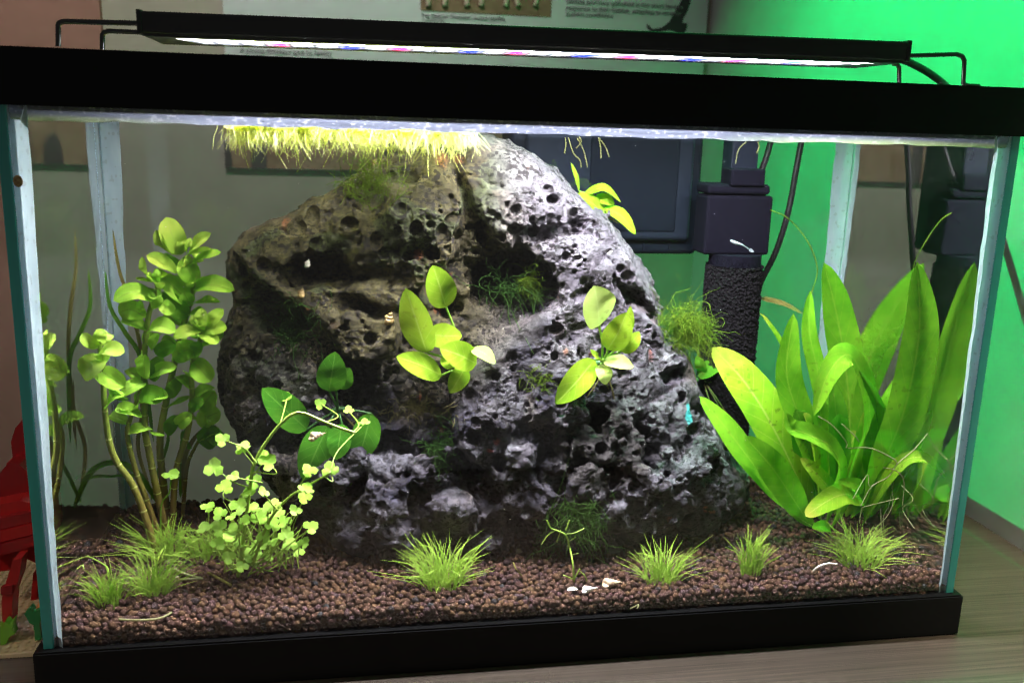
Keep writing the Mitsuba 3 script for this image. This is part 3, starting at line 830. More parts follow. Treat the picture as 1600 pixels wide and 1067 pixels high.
# ------------------------------------------------------------------ the gravel bed
def gravel():
    g = np.random.default_rng(11)
    d = .0035
    lo, hi = np.array([.0062, .0026, .016]), np.array([W - .0062, D - .0024, .0])
    xs, ys, zs = np.arange(lo[0], hi[0], d), np.arange(lo[1], hi[1], d * .87), np.arange(.0125, .050, d * .82)
    X, Y, Z = np.meshgrid(xs, ys, zs, indexing='ij')
    iy, iz = np.meshgrid(np.arange(len(ys)), np.arange(len(zs)), indexing='ij')
    X = X + ((iy + iz) % 2 * d / 2)[None]; Y = Y + (iz % 2 * d * .29)[None]
    P = np.stack([X, Y, Z], -1).reshape(-1, 3)
    P += g.uniform(-.42, .42, P.shape) * d
    top = soil_z(P[:, 0], P[:, 1])
    P = P[(P[:, 2] < top - .0012) & (P[:, 2] > np.where((P[:, 1] < .011) | (P[:, 0] < .012) | (P[:, 0] > W - .012), .0195, top - .0066))]
    for _ in range(14):
        t = cKDTree(P); pr = t.query_pairs(d, output_type='ndarray')
        dv = P[pr[:, 1]] - P[pr[:, 0]]; L = np.linalg.norm(dv, axis=1, keepdims=True) + 1e-9
        mv = dv / L * (d - L) * .27
        np.add.at(P, pr[:, 0], -mv); np.add.at(P, pr[:, 1], mv)
        P[:, :2] = np.clip(P[:, :2], lo[:2], [hi[0], hi[1]])
        over = P[:, 2] - (soil_z(P[:, 0], P[:, 1]) - .0010)
        P[:, 2] -= np.clip(over, 0, None) * .6
    # no grains deep in the rock
    rt = cKDTree(ROCK_V[(ROCK_V[:, 2] < .06)][::7])
    dist, _ = rt.query(P)
    inside = (dist > .012) & (P[:, 0] > .12) & (P[:, 0] < .40) & (P[:, 1] > .105) & (P[:, 1] < .15)
    ex = np.minimum(P[:, 0] - .0054, W - .0054 - P[:, 0])
    bead = (ex + P[:, 1] < .0075) | (ex + (D - P[:, 1]) < .0125)
    P = P[~inside & ~bead]
    base = []
    for k in range(10):
        s = trimesh.creation.icosphere(1 if k < 8 else 1, 1.0); u = np.asarray(s.vertices)
        q = u * g.uniform(.86, 1.16, 3)
        q = q * (1 + .10 * vn(u * .5 + k * 3.3, .45, k)[:, None] + .05 * g.standard_normal((len(u), 1)))
        base.append(q)
    F = np.asarray(s.faces); nv = len(u)
    n = len(P)
    A_ = g.uniform(-1, 1, (n, 4)); A_ /= np.linalg.norm(A_, axis=1, keepdims=True)
    w, x, y, z = A_.T
    R = np.stack([1 - 2 * (y*y + z*z), 2 * (x*y - z*w), 2 * (x*z + y*w), 2 * (x*y + z*w), 1 - 2 * (x*x + z*z), 2 * (y*z - x*w), 2 * (x*z - y*w), 2 * (y*z + x*w), 1 - 2 * (x*x + y*y)], 1).reshape(-1, 3, 3)
    B = np.stack(base)[g.integers(0, 10, n)]
    r = d * np.clip(.53 + .055 * g.standard_normal(n), .40, .68)
    V = np.einsum('nij,nvj->nvi', R, B) * r[:, None, None] + P[:, None]
    V[..., 1] = np.maximum(V[..., 1], .0009)
    col = np.array([.047, .0270, .0152]) * (1 + .22 * g.standard_normal((n, 1))) * (1 + .025 * g.standard_normal((n, 3)))
    col = np.clip(col, .02, .3)
    C = np.repeat(col[:, None], nv, 1) * (1 + .16 * vn(V.reshape(-1, 3), .0016, 1).reshape(n, nv, 1))
    C[g.random(n) < .0015] = [.26, .22, .17]
    Fa = (F[None] + (np.arange(n) * nv)[:, None, None]).reshape(-1, 3)
    return V.reshape(-1, 3), Fa, C.reshape(-1, 3), n


gv, gf, gc, gn = gravel()
put('gravel', (gv, gf), 'gravel_grain', smooth=True, color=np.clip(gc, .012, .6)); tag('gravel', 'bed of round dark brown soil pellets', 'gravel', kind='stuff')
gx, gy = np.meshgrid(np.linspace(.0056, W - .0056, 60), np.linspace(.0014, D - .0014, 24), indexing='ij')
v = np.stack([gx, gy, soil_z(gx, gy) - .0055], -1).reshape(-1, 3); i = np.arange(59)[:, None] * 24 + np.arange(23)[None]
f = np.concatenate([np.stack([i, i + 24, i + 25], -1).reshape(-1, 3), np.stack([i, i + 25, i + 1], -1).reshape(-1, 3)])
put('soil', (v, f), 'soil_dark', smooth=True); tag('soil', 'dark soil below the pellets', kind='structure')


# ------------------------------------------------------------------ plants with broad leaves
UPV = np.array([0, 0, 1.0])


def nrm(code):
    b = {'c': (0, -1, .35), 'u': (0, -.45, 1), 'cu': (0, -.85, .75), 'l': (-.6, -.8, .4), 'r': (.6, -.8, .4), 'lu': (-.5, -.5, .8), 'ru': (.5, -.5, .8), 'd': (0, -1, -.25), 'U': (0, -.22, 1)}[code]
    return np.array(b) + rng.uniform(-.16, .16, 3)


def pleaf(parent, bsdf, base, tip, w, Y0, Y1, code='c', bend=0.0, arch=0.0, prof='ovate', mids=None, **k):
    """A leaf given by its places in the photograph, base at depth Y0 and tip at Y1; bend lifts its middle by pixels, arch brings it forward by metres."""
    P0, P2 = A(*base, Y0), A(*tip, Y1)
    if mids is None:
        m = (P0 + P2) / 2 + UPV * bend * mpp((Y0 + Y1) / 2) - np.array([0, arch, 0])
        path = [P0, m, P2]
    else:
        path = [P0] + [A(x, y, Y) for x, y, Y in mids] + [P2]
    k.setdefault('fold', .22)
    return put_leaf('leaf', parent, bsdf, path, w * mpp((Y0 + Y1) / 2), nrm(code), prof=prof, seed=int(base[0] * 7 + tip[1]), **k)


# --- stem plants at the left
STEM = {}
DEEP = {'a': (.082, .070), 'c': (.110, .098), 'd': (.128, .105), 'e': (.124, .100), 'b': (.104, .100), 'f': (.140, .122)}
STEMS = {'a': ([(247, 815), (212, 767), (183, 722), (171, 690), (165, 650), (162, 610), (163, 578), (156, 545), (158, 522)], 10, 'short stem plant with a round rosette, leftmost of the clump'),
         'b': ([(252, 818), (227, 775), (212, 735), (199, 679), (204, 654), (214, 626), (226, 596)], 8.5, 'stem plant of middle height with few leaves, second from the left in the clump'),
         'c': ([(260, 818), (247, 775), (235, 717), (226, 666), (227, 620), (225, 570), (232, 494), (246, 452), (240, 434)], 10.5, 'tall stem plant bending left at its top, with broad arched leaves'),
         'd': ([(263, 816), (256, 762), (250, 690), (260, 626), (274, 562), (286, 512), (297, 470), (303, 440), (292, 400)], 11, 'tallest stem plant of the clump with a big bright leaf crown'),
         'e': ([(268, 812), (275, 737), (293, 676), (300, 623), (300, 575), (313, 530), (316, 510)], 9.5, 'reddish stemmed plant with a pale rosette next to the rock'),
         'f': ([(283, 778), (292, 732), (304, 700), (320, 672), (324, 640)], 6, 'small dark stem plant leaning at the back beside the rock')}
for s, (pts, wd, lab) in STEMS.items():
    key = thing('stem_plant', lab, 'plant', 'stem plants in the back left corner')
    STEM[s] = key
    ya, yb = DEEP[s]
    n_ = len(pts)
    P = [A(x, y, ya + (yb - ya) * i_ / (n_ - 1)) for i_, (x, y) in enumerate(pts)]
    g0 = AZ(*pts[0], SOIL - .004)
    P[0] = np.array([P[0][0], P[0][1], min(P[0][2], SOIL - .004)])
    sp = spline(P, 60)
    rad = wd * mpp(ya) / 2 * np.linspace(1.08, .62, 60)
    put('stem', tube(sp, rad, 10), 'stem_green', key, smooth=True)
    L = np.r_[0, np.cumsum(np.linalg.norm(np.diff(sp, axis=0), axis=1))]
    for q in np.arange(.012, L[-1] * .8, .0175):
        i_ = int(np.searchsorted(L, q))
        dv = (sp[min(i_ + 1, 59)] - sp[i_ - 1]); dv /= np.linalg.norm(dv)
        put('node', tube(np.array([sp[i_] - dv * .0007, sp[i_], sp[i_] + dv * .0007]), np.array([.9, 1.17, .9]) * rad[i_], 10), 'stem_node', key, smooth=True)
G_, BR, DK = 'stem_leaf', 'stem_leaf_bright', 'stem_leaf_dark'
for s, b, t, w, code, bend, m in [
        ('d', (284, 398), (260, 339), 36, 'c', 0, BR), ('d', (271, 398), (243, 360), 24, 'l', 2, BR), ('d', (295, 397), (330, 364), 23, 'cu', 2, BR), ('d', (288, 394), (283, 367), 15, 'c', 0, BR),
        ('d', (291, 395), (298, 372), 12, 'r', 0, BR), ('d', (286, 403), (331, 389), 15, 'u', 3, BR), ('d', (300, 406), (346, 394), 17, 'cu', 3, G_), ('d', (287, 402), (306, 442), 32, 'c', 2, G_), ('d', (278, 426), (229, 399), 25, 'cu', 4, BR),
        ('d', (297, 425), (255, 398), 22, 'd', 0, DK), ('d', (301, 478), (251, 430), 30, 'c', 5, G_), ('d', (302, 452), (367, 454), 30, 'cu', 9, G_), ('d', (302, 474), (344, 471), 25, 'u', 4, G_), ('d', (296, 494), (254, 456), 32, 'c', 0, DK),
        ('c', (247, 468), (177, 470), 30, 'cu', 14, G_), ('c', (235, 437), (222, 401), 16, 'l', 0, BR), ('c', (241, 442), (212, 434), 10, 'u', 2, BR), ('c', (246, 442), (247, 420), 13, 'c', 0, G_), ('c', (238, 440), (234, 424), 9, 'c', 0, BR),
        ('c', (228, 495), (185, 489), 30, 'c', 10, G_), ('c', (225, 489), (219, 469), 11, 'c', 0, G_), ('c', (232, 517), (275, 519), 28, 'cu', 11, G_), ('c', (254, 473), (271, 489), 22, 'c', 3, 'stem_leaf'),
        ('e', (315, 515), (270, 527), 24, 'cu', 5, BR), ('e', (315, 511), (317, 481), 20, 'c', 0, BR), ('e', (319, 511), (349, 483), 20, 'c', 2, BR), ('e', (321, 515), (354, 509), 24, 'c', 2, BR), ('e', (315, 521), (342, 536), 23, 'cu', 5, BR),
        ('e', (316, 531), (350, 520), 20, 'd', 0, G_), ('e', (311, 508), (300, 492), 14, 'l', 0, BR), ('e', (313, 546), (270, 560), 32, 'c', 8, G_), ('e', (302, 556), (313, 534), 22, 'c', 0, DK), ('e', (302, 566), (330, 596), 34, 'c', 6, G_),
        ('a', (155, 543), (128, 521), 19, 'c', 2, BR), ('a', (157, 535), (161, 514), 20, 'c', 0, BR), ('a', (158, 545), (195, 551), 26, 'cu', 6, BR), ('a', (163, 557), (128, 587), 38, 'c', 2, BR), ('a', (159, 580), (195, 604), 32, 'c', 5, G_), ('a', (170, 604), (201, 624), 13, 'd', 0, DK),
        ('b', (228, 597), (190, 616), 24, 'cu', 5, G_), ('b', (217, 615), (257, 622), 30, 'c', 6, DK), ('b', (222, 651), (180, 639), 25, 'cu', 8, G_), ('b', (228, 592), (227, 553), 22, 'c', 0, G_), ('c', (232, 589), (277, 573), 22, 'cu', 7, G_),
        ('c', (236, 594), (253, 556), 26, 'c', 0, DK), ('c', (244, 554), (275, 538), 24, 'c', 4, DK), ('c', (236, 546), (247, 520), 16, 'c', 0, G_), ('d', (260, 637), (300, 619), 17, 'u', 3, G_), ('b', (199, 679), (236, 670), 9, 'u', 3, G_), ('c', (234, 674), (258, 680), 7, 'u', 2, G_),
        ('d', (259, 677), (278, 648), 22, 'c', 0, DK), ('e', (277, 665), (299, 645), 24, 'c', 2, G_), ('f', (313, 641), (336, 610), 30, 'c', 3, G_), ('f', (316, 656), (345, 643), 30, 'c', 4, G_), ('f', (317, 697), (336, 664), 34, 'c', 0, DK), ('f', (322, 672), (350, 690), 26, 'c', 3, DK), ('f', (300, 700), (285, 672), 16, 'l', 0, DK), ('e', (297, 640), (318, 622), 20, 'c', 2, DK), ('d', (262, 620), (282, 590), 22, 'c', 0, DK)]:
    ya, yb = DEEP[s]
    pts = STEMS[s][0]
    fr_ = np.clip((pts[0][1] - b[1]) / (pts[0][1] - pts[-1][1] + 1e-9), 0, 1)
    Y = ya + (yb - ya) * fr_
    dY = {'c': -.004, 'cu': -.009, 'u': -.004, 'd': .006, 'l': -.004, 'r': -.004}[code]
    pleaf(STEM[s], m, b, t, w * 1.0, Y, Y + dY + rng.uniform(-.003, .003), code, bend, .004, 'obovate', fold=rng.uniform(.2, .5), wave=.02, nl=12, nw=6)

for s, n_ in (('a', 4), ('c', 9), ('d', 14), ('e', 9), ('b', 5), ('f', 4)):
    pts = STEMS[s][0]; ya, yb = DEEP[s]
    for i_ in range(n_):
        fr_ = .48 + .5 * (i_ + .5) / n_ if s != 'f' else rng.uniform(.5, 1)
        P = spline(np.array(pts, float), 50)[int(fr_ * 49)]
        an = i_ * 2.4 + rng.uniform(-.4, .4); L = rng.uniform(24, 42) * (1.05 - .3 * (fr_ > .9))
        t = (P[0] + math.cos(an) * L, P[1] - rng.uniform(4, 26))
        Y = ya + (yb - ya) * fr_
        pleaf(STEM[s], (BR if fr_ > .85 else G_), tuple(P), t, rng.uniform(20, 29), Y, Y + math.sin(an) * .012, ['cu', 'c', 'u', 'lu', 'ru'][rng.integers(5)], rng.uniform(3, 9), .003, 'obovate', fold=rng.uniform(.25, .5), wave=.02, nl=12, nw=6)

# thin strap leaved plant behind
sp_ = thing('strap_plant', 'thin strap leaved plant behind the stem plants in the left corner', 'plant')
for pts, w, m in [([(232, 700), (222, 560), (205, 480), (186, 420), (176, 357)], 6, 'strap_leaf_brown'), ([(240, 690), (222, 566), (196, 520), (172, 478), (164, 420)], 7, 'strap_leaf'), ([(236, 770), (216, 700), (222, 640), (214, 590)], 6, 'strap_leaf_brown'),
                  ([(250, 790), (215, 738), (180, 722), (140, 734), (112, 752)], 9, 'strap_leaf'), ([(250, 792), (225, 750), (200, 742), (160, 746)], 6, 'strap_leaf'), ([(236, 782), (248, 735), (262, 692), (262, 668)], 6, 'strap_leaf'), ([(288, 780), (288, 720), (300, 690), (318, 668)], 8, 'strap_leaf_brown'), ([(282, 778), (284, 700), (290, 668)], 7, 'strap_leaf')]:
    P = [A(x, y, .140 - .002 * i_) for i_, (x, y) in enumerate(pts)]
    put_leaf('leaf', sp_, m, P, w * mpp(.13), (0, -1, .2), prof='strap', nl=20, nw=3, fold=.2)

# --- sword plant at the right
SW = thing('sword_plant', 'large sword plant with long lance shaped leaves in the right of the tank', 'plant')
S1, S2, S3 = 'sword_leaf', 'sword_leaf_yellow', 'sword_leaf_dark'
base = (1292, 812)
for pts, w, code, m, kw in [
        ([(1318, 800, .112), (1328, 700, .122), (1324, 600, .126), (1309, 500, .124), (1287, 410, .118)], 84, 'c', S1, {}),
        ([(1300, 800, .104), (1297, 690, .106), (1280, 590, .106), (1265, 520, .104), (1266, 454, .102)], 38, 'l', S1, dict(fold=.5)),
        ([(1286, 806, .085), (1277, 730, .078), (1248, 650, .074), (1229, 580, .074), (1240, 489, .076)], 68, 'c', S1, dict(wave=.03)),
        ([(1262, 690, .096), (1240, 590, .094), (1214, 530, .092), (1187, 489, .090)], 30, 'ru', S2, dict(fold=.4)),
        ([(1270, 812, .078), (1243, 740, .074), (1198, 650, .080), (1158, 590, .090), (1112, 542, .104)], 96, 'cu', S2, dict(wave=.02, fold=.12)),
        ([(1275, 818, .072), (1222, 776, .060), (1178, 726, .056), (1134, 668, .060), (1093, 619, .066)], 56, 'cu', S1, dict(fold=.1)),
        ([(1268, 815, .070), (1240, 780, .058), (1206, 730, .052), (1163, 681, .052)], 66, 'c', S1, dict(fold=.12)),
        ([(1330, 800, .095), (1352, 720, .080), (1358, 630, .066), (1330, 556, .058), (1296, 580, .050), (1271, 650, .046)], 54, 'cu', S1, dict(fold=.15)),
        ([(1352, 806, .075), (1378, 730, .060), (1413, 640, .048), (1436, 520, .042), (1433, 409, .042)], 86, 'c', S1, dict(wave=.015)),
        ([(1345, 800, .085), (1362, 720, .070), (1386, 650, .062), (1408, 605, .060), (1425, 572, .060)], 50, 'l', S1, dict(fold=.3)),
        ([(1342, 802, .120), (1362, 720, .126), (1376, 640, .126), (1388, 580, .124), (1392, 540, .122)], 66, 'c', S2, {}),
        ([(1330, 804, .110), (1342, 720, .118), (1350, 640, .120), (1352, 555, .118)], 58, 'c', S1, {}),
        ([(1292, 806, .072), (1312, 740, .058), (1300, 700, .050), (1262, 678, .046), (1236, 668, .044), (1228, 645, .044)], 46, 'cu', S1, dict(fold=.35)),
        ([(1346, 779, .058), (1318, 772, .046), (1290, 784, .038), (1258, 806, .034)], 50, 'cu', 'sword_leaf_yellow', dict(fold=.08, prof='strap')),
        ([(1300, 812, .066), (1325, 775, .056), (1340, 758, .050), (1309, 750, .047)], 30, 'c', S1, dict(fold=.2)),
        ([(1300, 822, .060), (1290, 822, .050), (1268, 824, .044)], 26, 'cu', S1, {}),
        ([(1350, 806, .070), (1378, 760, .058), (1405, 726, .050), (1430, 714, .044), (1455, 722, .042), (1480, 747, .040)], 32, 'u', S2, dict(fold=.25)),
        ([(1350, 806, .088), (1374, 740, .076), (1378, 670, .068), (1366, 620, .064), (1340, 575, .060)], 26, 'r', S3, dict(fold=.6, twist=1.2)),
        ([(1322, 808, .088), (1330, 760, .080), (1345, 700, .074), (1352, 640, .072)], 44, 'c', S2, {}),
        ([(1312, 806, .098), (1316, 740, .094), (1308, 660, .090), (1300, 590, .090)], 52, 'c', S3, {}),
        ([(1326, 806, .092), (1338, 760, .086), (1362, 716, .080), (1376, 690, .078)], 40, 'c', S1, {}),
        ([(1330, 806, .080), (1352, 770, .070), (1372, 740, .062), (1404, 690, .056), (1412, 650, .056)], 40, 'l', S1, dict(fold=.3)),
        ([(1312, 808, .080), (1300, 770, .070), (1276, 740, .064), (1250, 716, .060)], 38, 'cu', S2, dict(fold=.2)),
        ([(1362, 806, .085), (1384, 760, .082), (1420, 700, .082), (1456, 640, .084)], 44, 'c', S1, dict(fold=.25)),
        ([(1290, 812, .098), (1268, 740, .108), (1216, 660, .118), (1150, 590, .126)], 54, 'cu', S1, dict(fold=.15)),
        ([(1340, 806, .110), (1350, 740, .122), (1330, 660, .128), (1338, 600, .128)], 40, 'c', S3, dict(fold=.2)),
        ([(1360, 806, .095), (1400, 740, .100), (1430, 670, .104), (1444, 610, .104)], 48, 'l', S1, {}),
        ([(1372, 806, .110), (1416, 760, .118), (1440, 700, .122)], 42, 'c', S3, {}),
        ([(1284, 812, .092), (1256, 760, .098), (1240, 700, .104), (1238, 650, .108)], 44, 'c', S3, {})]:
    P = [A(x, y, Y) for x, y, Y in pts]
    P[0][2] = min(P[0][2], SOIL + .004) if pts[0][1] > 795 else P[0][2]
    kw = {**dict(fold=.2, prof='sword', wave=.032), **kw}
    k = put_leaf('leaf', SW, m, P, w * .84 * mpp(np.mean([p[2] for p in pts])), nrm(code), nl=30, nw=8, seed=pts[0][0], **kw)
for i_ in range(10):
    tx, ty = 1210 + i_ * 25 + rng.uniform(-14, 14), rng.uniform(585, 705)
    bx = 1300 + (tx - 1320) * .25
    Yb = rng.uniform(.075, .11)
    P = [A(bx, 804, Yb), A(bx + (tx - bx) * .3 + rng.uniform(-8, 8), 804 - (804 - ty) * .45, Yb - .004), A(bx + (tx - bx) * .75, 804 - (804 - ty) * .85, Yb - .008), A(tx, ty, Yb - .012)]
    P[0][2] = min(P[0][2], SOIL + .004)
    put_leaf('leaf', SW, [S1, S3, S2][i_ % 3], P, rng.uniform(30, 44) * mpp(Yb), nrm(['c', 'l', 'r', 'cu'][i_ % 4]), prof='sword', nl=26, nw=6, fold=rng.uniform(.15, .5), wave=.03, seed=i_ * 31)
m = []
for _ in range(9):
    x = rng.uniform(1345, 1480); y = rng.uniform(735, 830); Y = rng.uniform(.03, .09)
    a_ = A(x, y, Y); L = rng.uniform(.02, .05); an = rng.uniform(0, 6.28)
    q = [a_ + np.array([math.cos(an) * L * t + rng.normal(0, .004), rng.normal(0, .005), math.sin(an) * L * t * .7 + rng.normal(0, .005)]) for t in (-.5, -.2, .2, .5)]
    m.append(tube(spline(np.maximum(q, [.012, .01, SOIL]).clip(max=[W - .012, .15, .2]), 14), rng.uniform(.00018, .00034), 4))
for pts in ([(1278, 650), (1300, 664), (1322, 690), (1322, 700)], [(1325, 700), (1360, 700), (1395, 716), (1402, 724)], [(1315, 662), (1335, 680), (1342, 690)], [(1345, 790), (1362, 760), (1388, 744), (1402, 724), (1430, 700), (1458, 666)], [(1440, 810), (1460, 816), (1478, 822)], [(1380, 730), (1400, 735), (1412, 752), (1410, 790)]):
    m.append(tube(spline([A(x, y, .038) for x, y in pts], 20), .00034, 5))
put('root', join(m), 'pale_root', SW, smooth=True)
labels[SW + '__root'] = {'label': 'tangle of pale thin runners and roots', 'kind': 'stuff'}
m = []
for _ in range(160):
    c_ = A(1372 + rng.normal(0, 13), 545 + rng.normal(0, 16), .135)
    m.append(tube(spline([c_, c_ + rng.normal(0, .004, 3), c_ + rng.normal(0, .007, 3)], 6), .00016, 3))
put('algae_tuft', join(m), 'moss_brown', smooth=True); tag('algae_tuft', 'fuzzy brown algae tuft behind the sword plant', 'algae')
put('runner_stem', tube(spline([A(1203, 328, .140), A(1232, 342, .135), A(1262, 378, .130), A(1277, 420, .128), A(1268, 458, .125), A(1262, 480, .12)], 30), .00036, 6), 'moss_green', smooth=True)
tag('runner_stem', 'thin arching plant runner between intake and sword plant', 'plant stem')
put('dead_leaf', leaf([A(1188, 466, .150), A(1222, 474, .147), A(1254, 490, .145)], .0045, (0, -.7, .6), 'strap')[:2], 'strap_leaf_brown', smooth=True)
tag('dead_leaf', 'withered brown leaf strip behind the sword plant', 'leaf')


# --- broad leaved plants growing on the rock
def rockplant(label, crown, leaves, yo=0.0):
    key = thing('broad_leaf_plant', label, 'plant', 'broad leaved plants growing on the rock')
    Yc = rock_front(*crown)[1] + yo
    c = A(*crown, Yc)
    put('rhizome', tube(spline([c + [-.006, .004, -.003], c, c + [.006, .003, -.001]], 8), [.0012, .0018, .002, .002, .002, .002, .0018, .0012], 8), 'petiole_dark', key, smooth=True)
    for q_ in range(6):
        e = c + np.array([rng.uniform(-.016, .016), .003, -rng.uniform(.004, .022)])
        try: e[1] = rock_front(crown[0] + (e[0] - c[0]) / mpp(Yc), crown[1] - (e[2] - c[2]) / mpp(Yc))[1] - .001
        except Exception: pass
        put('root', tube(spline([c, (c + e) / 2 + [rng.uniform(-.003, .003), -.003, 0], e], 10), [.0005] * 9 + [.0002], 5), 'moss_brown', key, smooth=True)
    for b, t, w, code, bend, m, out in leaves:
        P = A(*b, Yc - .006 - out * .4)
        q = spline([c, (c + P) / 2 + [0, -.004, .002], P], 12)
        put('petiole', tube(q, .00075, 6), 'petiole_dark' if m == 'broad_leaf_dark' else 'petiole', key, smooth=True)
        pleaf(key, m, b, t, w, Yc - .006 - out * .4, Yc - .006 - out, code, bend, .003, 'ovate', fold=rng.uniform(.08, .22), wave=.008, nl=16, nw=8)


BL, BD, BP = 'broad_leaf', 'broad_leaf_dark', 'broad_leaf_pale'
rockplant('broad leaved plant with seven green leaves in the middle of the rock', (728, 574), [
    ((667, 551), (634, 450), 54, 'l', 0, 'broad_leaf', .010), ((697, 480), (676, 414), 48, 'c', 0, BL, .008), ((669, 522), (722, 524), 40, 'c', 0, BL, .006), ((690, 586), (619, 557), 44, 'cu', 4, BL, .012),
    ((744, 568), (687, 544), 46, 'c', 4, BL, .014), ((738, 544), (774, 568), 26, 'cu', 6, BP, .016), ((692, 556), (709, 574), 22, 'c', 0, BL, .010), ((727, 574), (703, 614), 32, 'c', 3, BL, .010)])
rockplant('dark green broad leaved plant low on the left rock side, carrying a snail', (528, 640), [
    ((480, 671), (409, 606), 50, 'c', 3, BD, .012), ((514, 611), (524, 549), 46, 'c', 0, BD, .010), ((525, 606), (547, 574), 34, 'd', 0, BD, .004), ((512, 665), (474, 750), 54, 'c', 3, BD, .014), ((534, 662), (525, 718), 38, 'c', 0, BD, .016),
    ((580, 646), (558, 722), 46, 'c', 0, BD, .012), ((545, 702), (532, 768), 42, 'c', 0, BD, .006)])
rockplant('pale bright broad leaved plant on the right face of the rock', (940, 566), [
    ((936, 509), (928, 446), 66, 'cu', 2, BP, .012), ((949, 546), (979, 488), 46, 'c', 0, BL, .012), ((968, 540), (985, 478), 34, 'r', 0, BL, .004), ((970, 549), (999, 518), 26, 'c', 0, BL, .004), ((943, 563), (990, 573), 34, 'u', 4, BP, .014), ((938, 570), (946, 601), 28, 'c', 4, BP, .014),
    ((929, 562), (868, 631), 46, 'c', 2, BL, .012), ((940, 563), (922, 546), 12, 'cu', 0, BL, .008)])
rockplant('small broad leaved plant at the top right slope of the rock', (926, 320), [
    ((905, 299), (892, 254), 14, 'r', 0, BL, .004), ((912, 304), (970, 316), 22, 'u', 16, BL, .006), ((948, 342), (898, 304), 30, 'cu', 6, BL, .008), ((930, 308), (960, 320), 18, 'c', 3, BL, .003), ((944, 324), (994, 367), 26, 'cu', 8, BL, .006), ((917, 335), (946, 345), 12, 'u', 2, BL, .004)], .012)
rockplant('small dark broad leaved plant at the right edge of the rock', (1098, 592), [
    ((1090, 588), (1126, 566), 30, 'cu', 5, BD, .006), ((1096, 584), (1088, 556), 20, 'l', 0, BD, .004), ((1102, 596), (1140, 590), 16, 'u', 4, BL, .006)], .014)


# --- creeping plant with lobed leaves
def clover(c, r, N, up, notch):
    N = np.array(N, float); N /= np.linalg.norm(N)
    u = np.array(up, float); u -= N * (u @ N); u /= np.linalg.norm(u); w = np.cross(N, u)
    th = np.linspace(-math.pi, math.pi, 41)
    lob = .62 + .38 * np.abs(np.cos(1.5 * th)) ** .7 + .05 * np.cos(9 * th)
    lob = lob * (1 - notch * np.exp(-((np.abs(th) - math.pi) / .30) ** 2))
    v = [c]
    for rr in (.5, 1.0):
        for a_, l_ in zip(th, lob):
            q = l_ * r * rr
            v.append(c + u * math.cos(a_) * q + w * math.sin(a_) * q + N * (.10 * r * math.cos(3 * a_) * rr + .16 * r * rr * rr))
    v = np.array(v); k = len(th); f = []
    for i_ in range(k - 1):
        f += [[0, 1 + i_, 2 + i_], [1 + i_, 1 + k + i_, 2 + k + i_], [1 + i_, 2 + k + i_, 2 + i_]]
    uv = np.vstack([[[.5, .5]], np.stack([.5 + .0 * np.tile(th, 2) + .35, np.tile((th + math.pi) / 6.28, 2)], 1)])
    return v, np.array(f), uv


CL = thing('lobed_leaf_plant', 'bright creeping plant with small lobed leaves in front of the rock at left', 'plant')
leaves = [(335, 731), (365, 745), (351, 762), (378, 703), (418, 722), (483, 736), (516, 734), (389, 770), (411, 769), (478, 764), (325, 793), (344, 803), (373, 791), (430, 786), (461, 798), (382, 813), (406, 808), (433, 803), (485, 824), (320, 825), (344, 824), (368, 827), (354, 839), (426, 820),
          (413, 838), (427, 848), (454, 851), (475, 848), (447, 834), (392, 868), (378, 886), (375, 848), (348, 687), (381, 697), (414, 716), (448, 621), (501, 631), (545, 641), (570, 660), (476, 778), (397, 752), (445, 815), (466, 862), (340, 850), (405, 855), (362, 808), (418, 795), (395, 795), (358, 870), (420, 872)]
mainstem = [(372, 900), (383, 820), (391, 760), (398, 722), (425, 678), (452, 650), (472, 645), (500, 656), (530, 668), (555, 676)]
second = [(395, 880), (420, 815), (448, 780), (474, 762), (492, 752), (516, 738)]
YC = lambda y: .050 - .012 * np.clip((880 - y) / 150, 0, 1)
mp = spline([A(x, y, YC(y)) for x, y in mainstem], 70); sp2 = spline([A(x, y, YC(y) - .002) for x, y in second], 40)
put('stem', tube(mp, np.linspace(.0011, .00085, 70), 7), 'clover_stem', CL, smooth=True)
put('stem', tube(sp2, np.linspace(.0009, .0006, 40), 7), 'clover_stem', CL, smooth=True)
stems_all = np.vstack([mp, sp2])
for i_, (x, y) in enumerate(leaves):
    Y = YC(y) + rng.uniform(-.014, .012) * (1 if y > 740 else .25)
    if y < 690 and x > 400: Y = rock_front(x, y)[1] - .017
    c = A(x, y, Y)
    r = rng.uniform(.0036, .0058) * (.75 if (y < 690 and x > 430) or y > 870 else .98)
    face = rng.uniform(.25, .95)
    N = (rng.uniform(-.45, .45), -face, 1.0 if i_ % 4 else .5)
    v, f, uv = clover(c, r, N, (rng.uniform(-.8, .8), .8, 0), rng.uniform(.3, .6))
    put('leaf', (v, f), 'clover_leaf', CL, smooth=True, uv=uv)
    if y < 775:
        cand = stems_all[(stems_all[:, 2] < c[2] + .001)]
        j = np.argmin(np.linalg.norm(cand - c + [0, 0, .008], axis=1)); root = cand[j]
    else:
        root = AZ(385 + rng.normal(0, 30), 885 + rng.normal(0, 9), SOIL - .002)
    md = (root + c) / 2 + [rng.normal(0, .004), -.003, -.002 + rng.normal(0, .002)]
    put('petiole', tube(spline([root, md, c - np.array(N) * .0005], 14), .00042, 5), 'clover_stem', CL, smooth=True)
m = []
for _ in range(60):
    root = AZ(rng.uniform(340, 470), rng.uniform(858, 895), SOIL - .002)
    h_ = rng.uniform(.012, .034); an = rng.uniform(0, 6.28)
    m.append(tube(spline([root, root + [math.cos(an) * .004, math.sin(an) * .003, h_ * .6], root + [math.cos(an) * .013, math.sin(an) * .006, h_]], 9), .0003, 4))
